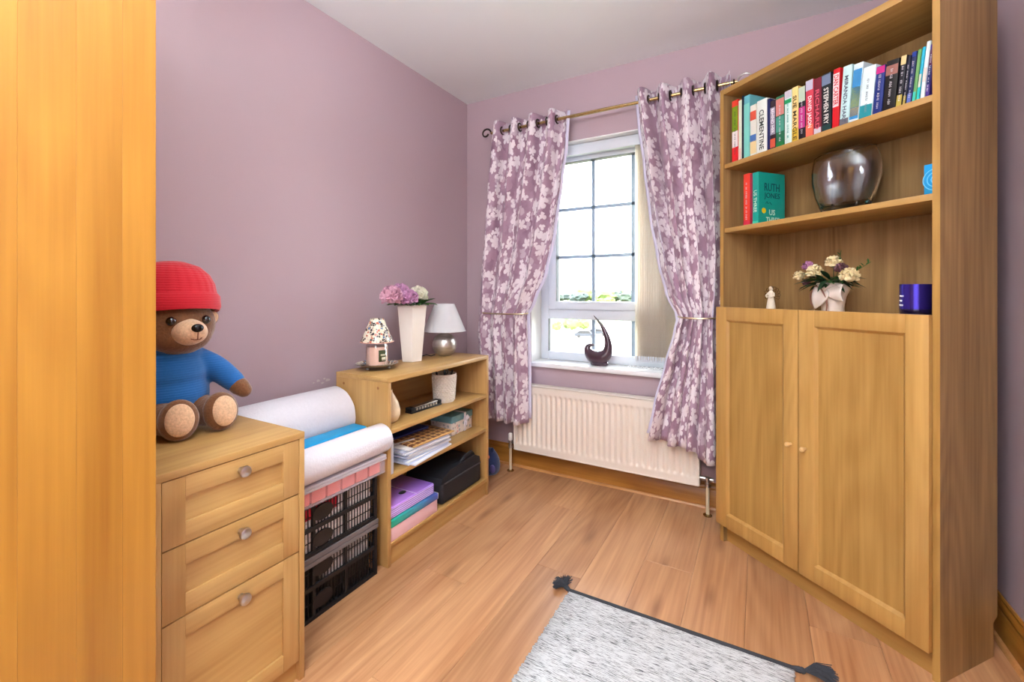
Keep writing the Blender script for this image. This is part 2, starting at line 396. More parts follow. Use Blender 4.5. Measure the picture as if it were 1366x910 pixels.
# ornament on the sill
b = MB(); pp = [(792, 421, .4), (797, 427, 1.3), (802.5, 434, 2.2), (807, 443, 3.2), (810.5, 453, 4.2), (811.5, 463, 5.6), (809.5, 471, 7.3), (804.5, 476, 9.2), (798, 478, 9.6), (790.5, 475, 9), (785, 469, 6.2), (784, 463.5, 4.2), (787.5, 460.5, 2.4), (793, 460.2, .9)]
def smooth_path(P, k=4):
    out = []
    for i in range(len(P)-1):
        p0, p1, p2, p3 = P[max(i-1, 0)], P[i], P[i+1], P[min(i+2, len(P)-1)]
        for j in range(k):
            t = j/k; out.append(tuple(.5*((2*b_)+(c_-a_)*t+(2*a_-5*b_+4*c_-d_)*t*t+(-a_+3*b_-3*c_+d_)*t**3) for a_, b_, c_, d_ in zip(p0, p1, p2, p3)))
    out.append(tuple(P[-1])); return out
SY = 2.575; sc = 2.66/F
pth = smooth_path(pp, 4)
b.tube([ony(p[0], p[1], SY) for p in pth], [max(.0008, p[2]*sc) for p in pth], 14, flat=.85, up=Vector((0, 1, 0)))
c0 = ony(799.5, 486, SY)
b.lathe([(.05, .0005), (.056, .006), (.058, .018), (.04, .03), (.0, .034)], 24, Matrix.Translation((c0.x, SY, OZ0+.020)), sy=.62)
o = thing('hook_sculpture', 'dark plum glossy hook-shaped ornament on the window sill', 'ornament', (c0.x, SY, OZ0+.02))
b.build('body', pm('plum_lacquer', (72, 46, 58), .22, 0, .25, 25, coat=.6), o, world=True)

# ================================================================ CURTAINS
def curtain_mat():
    m, nt, b = nodes('floral_curtain_fabric'); L = nt.links
    tc = N(nt, 'ShaderNodeTexCoord'); uv = tc.outputs['UV']
    n0 = N(nt, 'ShaderNodeTexNoise'); n0.inputs['Scale'].default_value = 9; n0.inputs['Detail'].default_value = 4; L.new(uv, n0.inputs['Vector'])
    nr = N(nt, 'ShaderNodeMapRange'); nr.inputs[1].default_value = .3; nr.inputs[2].default_value = .7; L.new(n0.outputs['Fac'], nr.inputs[0])
    col = mixc(nt, nr.outputs[0], lin((134, 98, 118)), lin((180, 148, 166)))
    # warp the coordinates so that petals are irregular
    nw = N(nt, 'ShaderNodeTexNoise'); nw.inputs['Scale'].default_value = 22; L.new(uv, nw.inputs['Vector'])
    wv = N(nt, 'ShaderNodeVectorMath', operation='MULTIPLY_ADD'); L.new(nw.outputs['Color'], wv.inputs[0]); wv.inputs[1].default_value = (.022, .022, 0); L.new(uv, wv.inputs[2])
    def layer(col, s, off, petals, size, keep, c, soft=.04, core=.35):
        a = N(nt, 'ShaderNodeVectorMath', operation='ADD'); L.new(wv.outputs[0], a.inputs[0]); a.inputs[1].default_value = off
        v = N(nt, 'ShaderNodeTexVoronoi', voronoi_dimensions='2D'); v.inputs['Scale'].default_value = s; v.inputs['Randomness'].default_value = .75; L.new(a.outputs[0], v.inputs['Vector'])
        d = N(nt, 'ShaderNodeVectorMath', operation='SUBTRACT'); L.new(a.outputs[0], d.inputs[0]); L.new(v.outputs['Position'], d.inputs[1])
        sp = N(nt, 'ShaderNodeSeparateXYZ'); L.new(d.outputs[0], sp.inputs[0]); ang = val(nt, 'ARCTAN2', sp.outputs[1], sp.outputs[0])
        cs = N(nt, 'ShaderNodeSeparateColor'); L.new(v.outputs['Color'], cs.inputs[0])
        ph = val(nt, 'MULTIPLY_ADD', ang, petals/2, val(nt, 'MULTIPLY', cs.outputs[0], 6.28))
        pet = val(nt, 'POWER', val(nt, 'ABSOLUTE', val(nt, 'COSINE', ph)), .55)
        R = val(nt, 'MULTIPLY', val(nt, 'MULTIPLY_ADD', pet, 1-core, core), val(nt, 'MULTIPLY_ADD', cs.outputs[1], size*.5, size*.65))
        mr = N(nt, 'ShaderNodeMapRange'); mr.inputs[1].default_value = -soft; mr.inputs[2].default_value = soft; L.new(val(nt, 'SUBTRACT', R, v.outputs['Distance']), mr.inputs[0])
        k = val(nt, 'MULTIPLY', mr.outputs[0], val(nt, 'LESS_THAN', cs.outputs[2], keep))
        return mixc(nt, k, col, lin(c))
    col = layer(col, 11, (3.1, .4, 0), 2, .58, .6, (164, 130, 148), .03, .1)
    col = layer(col, 16, (.7, 2.4, 0), 2, .56, .42, (194, 172, 184), .03, .2)
    col = layer(col, 10.5, (0, 0, 0), 5, .48, .72, (230, 218, 222), .03, .22)
    col = layer(col, 21, (5.3, 1.2, 0), 3, .48, .45, (232, 220, 224), .04, .3)
    L.new(col, b.inputs['Base Color']); b.inputs['Roughness'].default_value = .75; b.inputs['Sheen Weight'].default_value = .2
    nn = N(nt, 'ShaderNodeTexNoise'); nn.inputs['Scale'].default_value = 420; L.new(uv, nn.inputs['Vector'])
    bp = N(nt, 'ShaderNodeBump'); bp.inputs['Strength'].default_value = .12; bp.inputs['Distance'].default_value = .001; L.new(nn.outputs['Fac'], bp.inputs['Height']); L.new(bp.outputs[0], b.inputs['Normal'])
    return m
CURT = curtain_mat(); LINING = pm('curtain_lining', (218, 212, 232), .8, 0, .03)
ROD_Y = 2.40; ROD_Z = 2.157
def interp(rows, z):
    for a, c in zip(rows, rows[1:]):
        if a[0] >= z >= c[0]:
            t = (a[0]-z)/(a[0]-c[0]); t = t*t*(3-2*t)*.5+t*.5
            return [x+(y-x)*t for x, y in zip(a[1:], c[1:])]
    return list(rows[-1][1:]) if z < rows[-1][0] else list(rows[0][1:])
def make_curtain(label, rows, nw, hemf, Wc, seed, lin_side, par_loc):
    t = thing('curtain', label, 'curtain', par_loc)
    rnd = random.Random(seed); ph = [rnd.uniform(0, 6.28) for _ in range(6)]
    ztop = rows[0][0]
    def P(s, v, dy=0.0, ext=(0, 0), dz=0):
        zb = hemf(s); z = ztop+dz + (zb-ztop-dz)*v
        xl, xr, Y, amp, irr = interp(rows, z)
        xl -= ext[0]; xr += ext[1]
        ss = s + irr*(.018*math.sin(2*PI*1.5*s+ph[0]+z*1.3)+.012*math.sin(2*PI*3.3*s+ph[1]-z*2))
        w = math.sin(2*PI*nw*ss+ .35*irr*math.sin(z*2.1+ph[2]))
        w = math.copysign(abs(w)**.8, w)
        a2 = amp*(1+.35*irr*math.sin(2*PI*1.3*s+ph[3]))
        x = xl+(xr-xl)*s + irr*.006*math.sin(2*PI*nw*2*s+ph[4]+z*3)
        return (x, Y - a2*w + dy, z)
    b = MB(); b.grid(lambda u, v: P(u, v), nw*22, 64, lambda u, v: (u*Wc+seed, (ztop-v*(ztop-.33))), None)
    b.build('drape', CURT, t, world=True, fixn=False, solid=.0014)
    def PL(u, v):
        v = .01+v*.975; e = .004; p = Vector(P(u, v)); q = Vector(P(min(1, u+e), v))-Vector(P(max(0, u-e), v)); n_ = Vector((-q.y, q.x, 0)).normalized()
        return p+n_*.0035
    b = MB(); b.grid(PL, nw*22, 40)
    ed = 1 if lin_side[1] else 0; wd = max(lin_side)*(1 if ed else -1)
    b.grid(lambda u, v: PL(ed, v)+Vector((wd*u, .004*u, 0)), 2, 40)
    b.build('lining', LINING, t, world=True, fixn=False, solid=.001)
    for k in range(nw*2):
        s = (k+.5)/(nw*2)*.0 + (k*.5)/nw + .0
        p = Vector(P(s+.0001, (ztop-ROD_Z)/(ztop-hemf(s)))); 
        M = Matrix.Translation((p.x, ROD_Y, ROD_Z)) @ Matrix.Rotation(PI/2, 4, 'Y') @ Matrix.Rotation(math.radians(0), 4, 'X')
        if k == 0: continue
        MB().torus((0, 0, 0), .023, .005, 20, 6, M).build('eyelet', DARKM, t, world=True)
    return t
def X(px, Y): return ony(px, 390, Y).x
Lr = [(2.212, X(660, 2.40), X(757, 2.40), 2.400, .042, .3),
      (2.00, X(656, 2.40), X(754, 2.40), 2.400, .034, .6),
      (1.80, X(653, 2.395), X(747, 2.395), 2.395, .032, 1),
      (1.50, X(649, 2.385), X(737, 2.385), 2.385, .030, 1),
      (1.25, X(645, 2.37), X(725, 2.37), 2.37, .028, 1),
      (1.06, X(643, 2.36), X(709, 2.36), 2.36, .024, 1),
      (1.00, X(642, 2.355), X(702, 2.355), 2.355, .020, 1),
      (.88, X(640, 2.352), X(703, 2.352), 2.352, .025, 1),
      (.60, X(643, 2.35), X(704, 2.35), 2.35, .030, 1),
      (.31, X(645, 2.35), X(704, 2.35), 2.35, .032, 1)]
lc = make_curtain('floral mauve and white curtain left of the window, tied back', Lr, 4, lambda s: .325+.012*max(0, (s-.75)*4), 1.15, 1, (0, .016), (.4, 2.38, .32))
Rr = [(2.215, X(850, 2.40), 1.655, 2.400, .046, .3),
      (2.05, X(853, 2.40), 1.655, 2.400, .044, .6),
      (1.80, X(861, 2.395), 1.655, 2.395, .042, 1),
      (1.55, X(869, 2.385), 1.65, 2.385, .034, 1),
      (1.30, X(880, 2.37), 1.645, 2.37, .030, 1),
      (1.12, X(891, 2.36), 1.63, 2.36, .026, 1),
      (1.005, X(906, 2.35), 1.61, 2.35, .021, 1),
      (.92, X(901, 2.345), 1.61, 2.345, .026, 1),
      (.78, X(890, 2.34), 1.62, 2.34, .032, 1),
      (.55, X(874, 2.335), 1.63, 2.335, .034, 1),
      (.33, X(862, 2.33), 1.64, 2.33, .034, 1)]
rc = make_curtain('floral mauve and white curtain between window and tall bookcase', Rr, 4, lambda s: .375-.03*min(1, s*2)-.045*max(0, min(1, (s-.60)*12)), 1.2, 4, (.018, 0), (1.45, 2.38, .32))
GOLD = pm('champagne_metal', (200, 182, 150), .3, 1, .05)
def tieback(par, x0, x1, Y, z, label):
    t = thing('curtain_tieback', label, 'tieback', ((x0+x1)/2, BY, z))
    c = (x0+x1)/2; w = (x1-x0)/2+.004
    pts = [(c+w*math.cos(a), Y-.046*math.sin(a) - (.0 if math.sin(a) > 0 else .0), z-.006*math.sin(a)) for a in [PI*k/20 for k in range(-1, 22)]]
    MB().tube(pts, .0045, 8).build('holdback_bar', GOLD, t, world=True)
    ex = pts[0] if x0 > 1 else pts[-1]
    MB().tube([ex, (ex[0], (ex[1]+BY)/2, z), (ex[0], BY-.004, z)], .005, 8).build('holdback_arm', GOLD, t, world=True)
    MB().lathe([(0, 0), (.018, 0), (.018, .004), (.008, .008), (0, .009)], 20, Matrix.Translation((ex[0], BY, z)) @ Matrix.Rotation(PI/2, 4, 'X')).build('wall_rose', GOLD, t, world=True)
tieback(lc, X(644, 2.355), X(703, 2.355), 2.355, 1.003, 'slim metal holdback around the left curtain')
tieback(rc, X(906, 2.35), 1.61, 2.35, 1.008, 'slim metal holdback around the right curtain')
# rod
rd = thing('curtain_rod', 'brass and steel curtain rod with scroll finials above the window', 'curtain rod', (.95, BY, ROD_Z))
MB().tube([(.275, ROD_Y, ROD_Z), (1.0, ROD_Y, ROD_Z), (1.69, ROD_Y, ROD_Z)], .0085, 14).build('pole', BRASS, rd, world=True)
MB().tube([(.70, ROD_Y, ROD_Z), (1.13, ROD_Y, ROD_Z)], .0098, 14).build('sleeve', BRASS, rd, world=True)
def scroll(x, sgn):
    pts = []; 
    for k in range(30):
        a = k/29*PI*1.9; r = .036-.020*k/29
        pts.append((x+sgn*(.036+ -r*math.cos(a)*1.0+.0), ROD_Y, ROD_Z+.004+r*math.sin(a)*.9))
    pts = [(x-sgn*.012, ROD_Y, ROD_Z)]+pts
    MB().tube(pts, [.006]*8+[.0055]*23, 8).build('finial', DARKM if sgn < 0 else STEEL, rd, world=True)
scroll(.272, -1); scroll(1.69, 1)
for xx in (.335, 1.675):
    MB().tube([(xx, BY-.002, ROD_Z), (xx, ROD_Y, ROD_Z)], .006, 8).lathe([(0, 0), (.02, 0), (.02, .005), (0, .009)], 20, Matrix.Translation((xx, BY, ROD_Z)) @ Matrix.Rotation(PI/2, 4, 'X')).torus((0, 0, 0), .012, .004, 16, 6, Matrix.Translation((xx, ROD_Y, ROD_Z)) @ Matrix.Rotation(PI/2, 4, 'Y')).build('bracket', DARKM, rd, world=True)

# ================================================================ RADIATOR
RA0, RA1, RZ0, RZ1, RYF = X(686, 2.405), X(932, 2.405), .145, .552, 2.405
rad = thing('radiator', 'cream ribbed panel radiator on the wall under the window', 'radiator', ((RA0+RA1)/2, 2.43, RZ0))
b = MB(); nr = 32; pitch = (RA1-RA0-.03)/nr
def rf(u, v):
    x = RA0+(RA1-RA0)*u; z = RZ0+(RZ1-RZ0)*v
    k = (x-RA0-.015)/pitch; e = min(1, max(0, min((z-RZ0-.035)/.02, (RZ1-.04-z)/.02)))
    if k < 0 or k > nr: e = 0
    e = e*e*(3-2*e)
    c = .5-.5*math.cos(2*PI*k); return (x, RYF+.011*e*(1-c**.8)+0, z)
vs = [0, .02, .07, .085, .10, .115, .13, .15, .3, .5, .7, .83, .85, .87, .885, .90, .915, .98, 1]
g = lambda u, v: rf(u, vs[min(len(vs)-1, int(round(v*(len(vs)-1))))])
b.grid(g, nr*8, len(vs)-1)
b.build('ribbed_panel', RADW, rad, world=True, fixn=False)
MB().box(RA0-.004, RA0+.002, RYF-.002, 2.475, RZ0, RZ1, .002).build('side_cover', RADW, rad, world=True)
MB().box(RA1-.002, RA1+.004, RYF-.002, 2.475, RZ0, RZ1, .002).build('side_cover', RADW, rad, world=True)
b = MB(); b.box(RA0, RA1, RYF, 2.475, RZ1-.006, RZ1+.004, .003); b.box(RA0, RA1, RYF-.002, RYF+.012, RZ0-.003, RZ0+.006, .003)
for k in range(60): b.box(RA0+.02+k*(RA1-RA0-.04)/60, RA0+.026+k*(RA1-RA0-.04)/60, RYF+.02, 2.46, RZ1+.004, RZ1+.0055)
b.build('top_grille', RADW, rad, world=True)
MB().box(RA0+.01, RA1-.01, 2.455, 2.466, RZ0+.01, RZ1-.01).build('back_panel', RADW, rad, world=True)
PIPE = pm('cream_pipe', (222, 204, 172), .35)
def valve(px, py, x_end, label, white_knob):
    p = onz(px, py, 0); t = thing('radiator_valve', label, 'valve', (p.x, p.y, 0)); h = .19
    MB().tube([(0, 0, 0), (0, 0, .15)], .0085, 12).build('pipe', PIPE, t)
    MB().lathe([(.0, 0), (.021, 0), (.022, .004), (.012, .009), (0, .009)], 24).build('floor_collar', BRASS, t)
    MB().lathe([(.011, .145), (.013, .147), (.013, .165), (.009, .168), (.009, .178), (.013, .18), (.013, .195), (0, .197)], 12).build('valve_body', STEEL, t)
    dx = x_end-p.x; MB().tube([(0, 0, .186), (dx*.5, .0, .186), (dx, .0, .186)], [.009, .011, .009], 12).build('tail', STEEL, t)
    if white_knob: MB().lathe([(0, .196), (.013, .196), (.015, .20), (.014, .232), (.011, .238), (0, .239)], 20).build('knob', WHITE, t)
    else: MB().tube([(0, 0, .186), (.028, 0, .184)], [.009, .011], 12).build('end_cap', STEEL, t)
valve(681, 628, RA0, 'pipe and white-knobbed valve at left end of the radiator', True)
valve(944, 688, RA1, 'pipe and lockshield valve at right end of the radiator', False)

# ================================================================ TALL CORNER BOOKCASE (local frame)
FL = CAM + RGT*.953 + FWD*2.006; FL.z = 0
TA = math.radians(-40.0); TW = .795; TD = .300
TU = Vector((math.cos(TA), math.sin(TA), 0)); TV = Vector((-math.sin(TA), math.cos(TA), 0))
tb = thing('tall_bookcase', 'tall oak-effect bookcase with two lower doors across the right corner', 'bookcase', FL, TA)
def bk(name, b, m): return b.build(name, m, tb)
S = .018
nz = .115
def side(x0, x1):
    b = MB(); b.prism([(0, 0), (TD-.022, 0), (TD-.022, .105), (TD, .12), (TD, 2.05), (0, 2.05)], x0, x1, 'X'); return b
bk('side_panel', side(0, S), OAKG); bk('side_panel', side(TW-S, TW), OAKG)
bk('top_panel', MB().box(S, TW-S, .0, TD-.006, 2.026, 2.05, .001), OAKX)
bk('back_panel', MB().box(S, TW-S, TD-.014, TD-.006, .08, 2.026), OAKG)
for z in (1.71, 1.42): bk('shelf', MB().box(S, TW-S, .006, TD-.016, z-.02, z, .001), OAKX)
bk('fixed_shelf', MB().box(S, TW-S, .0, TD-.016, 1.030, 1.052, .001), OAKX)
bk('base_shelf', MB().box(S, TW-S, .004, TD-.016, .075, .093, .001), OAKX)
bk('plinth', MB().box(S, TW-S, .022, .036, 0, .075), OAKX)
bk('edge_strip', MB().box(0, S, -.0012, 0, 0, 2.05), OAKZ); bk('edge_strip', MB().box(TW-S, TW, -.0012, 0, 0, 2.05), OAKZ)
def door(x0, x1, kx):
    z0, z1 = .083, 1.064; w = .058
    t = MB().box(x0, x0+w, -.022, -.003, z0, z1, .0015).box(x1-w, x1, -.022, -.003, z0, z1, .0015).box(x0+w, x1-w, -.022, -.003, z0, z0+w, .0015).box(x0+w, x1-w, -.022, -.003, z1-w, z1, .0015)
    # sloped inner moulding
    i0, i1, j0, j1 = x0+w, x1-w, z0+w, z1-w; q = .009
    for (A, B_) in (((i0, j0), (i1, j0)), ((i1, j0), (i1, j1)), ((i1, j1), (i0, j1)), ((i0, j1), (i0, j0))):
        def inn(p): return (p[0]+(q if p[0] == i0 else -q), p[1]+(q if p[1] == j0 else -q))
        a, c = A, B_; vs_ = [t.bm.verts.new((a[0], -.0215, a[1])), t.bm.verts.new((c[0], -.0215, c[1])), t.bm.verts.new((inn(c)[0], -.012, inn(c)[1])), t.bm.verts.new((inn(a)[0], -.012, inn(a)[1]))]
        t.bm.faces.new(vs_)
    d = bk('door', t, DOORW)
    MB().box(x0+w-.002, x1-w+.002, -.012, -.005, z0+w-.002, z1-w+.002).build('door_panel', OAKZ, d)
    MB().lathe([(0, 0), (.005, 0), (.005, .010), (.0085, .016), (.009, .022), (.006, .027), (0, .028)], 20, Matrix.Translation((kx, -.022, .555)) @ Matrix.Rotation(PI/2, 4, 'X')).build('knob', pm('beech_knob', (226, 186, 128), .4), d)
DOORW = wood('oak_door_frame', (198, 154, 88), (168, 124, 60), 'Z', .42)
door(-.004, TW*.5-.014, TW*.5-.040); door(TW*.5-.010, TW-.016, TW*.5+.018)
def tloc(px, py, yl):  # pixel -> local point on the plane local y = yl
    p = onplane(px, py, FL+TV*yl, TV)-FL
    return Vector((p.dot(TU), yl, p.z))
def tworld(x, y, z): return FL + TU*x + TV*y + Vector((0, 0, z))

# ---- books
BOOKS = [
 (976.8, 985, 134, 0, (214, 40, 34), [(0, .24, (224, 30, 36)), (.24, .50, (236, 226, 222)), (.50, .90, (120, 150, 20)), (.90, 1, (226, 60, 40))], None, 'dl', 'thick red book with green and white bands at the far left of top shelf', .2),
 (985.2, 989.3, 134, 0, (228, 236, 208), [(.0, .2, (236, 200, 186))], None, None, 'slim pale cream book right of the red and green one', .2),
 (989.5, 992.3, 128, 0, (24, 30, 48), [], None, None, 'slim navy-black book left of the tall turquoise one', .2),
 (992.5, 1000.5, 127.5, 0, (100, 176, 186), [(0, .87, (126, 206, 192))], None, None, 'tallest turquoise book standing proud behind its neighbours', .25),
 (1000.7, 1009.3, 140, 0, (224, 222, 208), [(.05, .30, (232, 206, 150)), (.28, .42, (70, 112, 176)), (.70, .88, (216, 84, 60))], None, None, 'cream book with a red patch and blue triangle on its spine', .18),
 (1009.8, 1023.3, 133, 0, (232, 236, 226), [], ('CLEMENTINE', (60, 66, 60), .74, .45), None, 'thick white hardback with dark capitals down the spine', .18),
 (1023.6, 1027.3, 132, 0, (30, 36, 92), [], None, None, 'thin navy blue book right of the thick white hardback', .19),
 (1027.6, 1034.8, 134, 0, (52, 34, 46), [(.04, .22, (206, 86, 60)), (.30, .86, (150, 140, 156))], ('BEHIND HER', (240, 236, 240), .5, .55), None, 'dark book with white capitals on a grey band', .17),
 (1035.2, 1046.5, 128, 0, (34, 106, 72), [(0, .10, (20, 120, 60)), (.62, .95, (206, 128, 120)), (.3, .6, (70, 150, 130))], None, 'wt', 'green book with a pink upper spine', .19),
 (1046.8, 1056.3, 121, 0, (214, 236, 230), [(.76, .84, (24, 150, 90)), (.86, 1, (206, 196, 206))], None, 'tt', 'white book with teal lettering and green stripe', .19),
 (1056.6, 1065, 116, 0, (238, 206, 130), [(0, .25, (214, 178, 50))], ('SUE MARGLE', (84, 66, 30), .8, .6), None, 'yellow book with large dark capitals', .19),
 (1065.4, 1074.6, 116, 0, (30, 24, 32), [(.22, .62, (190, 50, 130)), (.72, 1, (190, 206, 180))], None, 'wt', 'black book with a magenta band and pale green top', .18),
 (1074.9, 1085.3, 107, 0, (206, 62, 82), [(0, .22, (240, 110, 84)), (.82, 1, (190, 186, 206))], ('DAVID JASON', (250, 240, 240), .55, .6), None, 'red-pink book with large white capitals', .19),
 (1085.8, 1096, 104, 0, (118, 24, 46), [(.02, .12, (200, 190, 196))], ('RICHARD', (220, 90, 110), .7, .5), None, 'maroon book with faint red capitals', .19),
 (1096.3, 1109, 98, 0, (22, 30, 36), [(.80, .98, (110, 124, 150)), (0, .12, (20, 60, 60))], ('STEPHEN FRY', (236, 234, 226), .62, .5), None, 'thick black book with white capitals and a grey picture on top', .2),
 (1109.4, 1118.6, 92, 1.5, (212, 26, 36), [(.36, .92, (236, 214, 214))], ('DAN CARTER', (204, 30, 44), .5, .7), None, 'bright red book with red capitals on a pale panel', .19),
 (1119, 1131.5, 88, 4, (196, 226, 226), [(0, .12, (110, 104, 112))], ('MIRANDA HART', (84, 96, 112), .78, .4), None, 'pale aqua book with grey capitals, leaning right', .2),
 (1131.9, 1144.5, 85, 5, (214, 230, 236), [(.05, .9, (60, 140, 196)), (.25, .6, (190, 206, 120)), (.1, .25, (236, 206, 130))], None, None, 'white book with blue and yellow picture spine', .19),
 (1145, 1162.5, 88.5, 5, (222, 240, 242), [(0, .26, (30, 140, 150))], None, 'gt', 'wide white book with a teal foot and small lettering', .19),
 (1163, 1175.5, 88, 5, (28, 46, 120), [(.84, .99, (200, 40, 130))], None, 'wt', 'dark blue book with pink spot and pale script', .18),
 (1176, 1193.5, 80, 5, (26, 22, 24), [(.70, .9, (150, 100, 90))], None, 'wt', 'very thick black book right of the blue and pink one', .18),
 (1194, 1202.5, 75, 6, (26, 24, 36), [(0, .24, (180, 160, 70)), (.82, 1, (222, 196, 140))], None, 'wt', 'black book with yellow foot and cream top', .17),
 (1203, 1207.8, 75, 6, (28, 26, 46), [(0, .2, (170, 150, 70))], None, 'wt', 'slim dark violet book beside the one with yellow foot', .17),
 (1208.2, 1215.3, 70, 6, (36, 46, 92), [(0, .2, (90, 110, 180)), (.9, 1, (30, 60, 150))], None, 'wt', 'navy book with pale blue foot', .17),
 (1215.7, 1221, 67, 6, (104, 156, 92), [(0, .2, (60, 190, 170))], None, None, 'green book between navy and turquoise ones', .17),
 (1221.4, 1226, 64, 6, (36, 170, 196), [(.25, .5, (206, 210, 190)), (0, .25, (40, 196, 186))], None, None, 'narrow turquoise book with a cream band, near right end', .17),
 (1226.4, 1232.4, 56.5, 6, (232, 240, 240), [(.3, .55, (232, 210, 200))], None, None, 'white paperback second from right end, standing tallest there', .18),
 (1233, 1239, 60, 5.5, (70, 44, 130), [(.25, .6, (28, 40, 100)), (.6, .9, (90, 40, 80))], None, 'wt', 'violet and navy book at far right of top shelf', .18),
]
TXW = pm('spine_white_ink', (240, 238, 236), .6); 
def dash_marks(b, w, h, mode, rnd):
    y = h*.12; xm = w*.5
    while y < h*.8:
        for q_ in range(rnd.randint(3, 7)):
            l = rnd.uniform(.0022, .0045); hh_ = min(.007, w*.34)*rnd.choice((1, .8, .65))
            if y > h*.82: break
            b.box(xm-hh_/2, xm+hh_/2, -.0009, 0, y, y+l*.5)
            if rnd.random() < .6: b.box(xm-hh_/2, xm-hh_/2+.0012, -.0009, 0, y, y+l)
            y += l*1.35
        y += rnd.uniform(.004, .010)
def make_book(root_loc, rz, w, h, d, col, bands, txt, marks, label, lean=0, group='books on the top shelf', name='book'):
    t = thing(name, label, 'book', root_loc, rz, group)
    t.rotation_mode = 'XYZ'
    if lean: t.rotation_euler = (0, math.radians(lean), rz)
    ox = -w if lean else 0   # pivot at the bottom right corner for leaning books
    k = '_%d_%d_%d' % col
    c = 0.0025
    b = MB(); b.box(ox, ox+c, 0, d, 0, h, .0005, seg=1); b.box(ox+w-c, ox+w, 0, d, 0, h, .0005, seg=1); b.box(ox+.0008, ox+w-.0008, -.0012, c, 0, h, .0012, seg=2)
    b.build('cover', pm('book_cover'+k, col, .42, 0, .05), t)
    MB().box(ox+c, ox+w-c, c, d-.004, .004, h-.004).build('pages', PAPER, t)
    for a, e, cc in bands:
        MB().box(ox+.0010, ox+w-.0010, -.0018, -.0010, h*a+.0005, h*e-.0005).build('spine_panel', pm('spine_ink_%d_%d_%d' % cc, cc, .45), t, smooth=False)
    if txt:
        s, tc, ln, hh = txt; mid = .64 if s == 'DAN CARTER' else (.44 if s not in ('BEHIND HER',) else .58)
        text('lettering', s, h*ln, w*hh, (0, 0, -1), (1, 0, 0), (ox+w/2, -.0024, h*mid), pm('letter_ink_%d_%d_%d' % tc, tc, .5), t)
    if marks:
        rnd = random.Random(int(w*1e5)); b = MB(); dash_marks(b, w, h, marks, rnd)
        cc = {'dl': (70, 70, 60), 'wt': (206, 200, 206), 'tt': (40, 160, 150), 'gt': (130, 140, 146)}[marks]
        for v in b.bm.verts: v.co.x += ox; v.co.y -= .0014
        o = b.build('lettering', pm('mark_ink_'+marks, cc, .5), t, smooth=False); o['kind'] = 'stuff'
    return t
SB = .022
for (p0, p1, yt, lean, col, bands, txt, marks, label, d) in BOOKS:
    a = tloc(p0, 200, SB); c = tloc(p1, 200, SB); w = (c.x-a.x-.0005)*math.cos(math.radians(lean))-(.0006 if lean else 0)
    zt = tloc((p0+p1)/2+lean*.9, yt, SB).z; h = min(.298, (zt-1.71))
    if lean: h = h/math.cos(math.radians(lean))-w*math.sin(math.radians(lean))
    x = c.x if lean else a.x
    make_book(tworld(x, SB, 1.7103), TA, w, h, d, col, bands, txt, marks, label, lean)
# second shelf: two slim red books and the teal hardback
SB2 = .03
def shelf2book(p0, p1, yt, col, bands, txt, marks, label, d):
    a = tloc(p0, 290, SB2); c = tloc(p1, 290, SB2); zt = tloc((p0+p1)/2, yt, SB2).z
    return make_book(tworld(a.x, SB2, 1.4203), TA, c.x-a.x-.0004, zt-1.42, d, col, bands, txt, marks, label, 0, 'books on the second shelf'), c.x-a.x-.0004, zt-1.42
shelf2book(991.8, 1000.3, 232, (226, 62, 42), [(.0, .1, (214, 40, 70))], None, 'wt', 'orange-red book at left of second shelf', .14)
shelf2book(1000.5, 1003.8, 232, (150, 34, 60), [], None, None, 'thin crimson book squeezed between orange and teal ones', .14)
t, w, h = shelf2book(1004, 1012, 230, (20, 156, 140), [(0, .06, (60, 190, 160))], ('US THREE', (206, 236, 214), .42, .5), None, 'teal hardback with a yellow spot on its cover, second shelf', .155)
d = .155; TK = pm('teal_dark_ink', (16, 76, 84), .5)
text('cover_lettering', 'RUTH', .088, .034, (0, 1, 0), (0, 0, 1), (w+.0006, .078, h*.72), TK, t)
text('cover_lettering', 'JONES', .092, .030, (0, 1, 0), (0, 0, 1), (w+.0006, .078, h*.545), TK, t)
CR = pm('cover_cream_ink', (214, 240, 222), .5)
text('cover_lettering', 'US', .034, .024, (0, 1, 0), (0, 0, 1), (w+.0006, .078, h*.235), CR, t)
text('cover_lettering', 'THREE', .078, .024, (0, 1, 0), (0, 0, 1), (w+.0006, .082, h*.085), CR, t)
MB().lathe([(0, 0), (.012, 0), (.012, .0008), (0, .0008)], 24, Matrix.Translation((w, .030, h*.26)) @ Matrix.Rotation(PI/2, 4, 'Y')).build('yellow_spot', pm('sun_yellow', (244, 206, 20), .5), t)
MB().tube([(w+.0004, .040, h*.40), (w+.0004, .048, h*.44), (w+.0004, .055, h*.40), (w+.0004, .065, h*.43), (w+.0004, .075, h*.385)], .0012, 5).build('cover_drawing', TK, t)

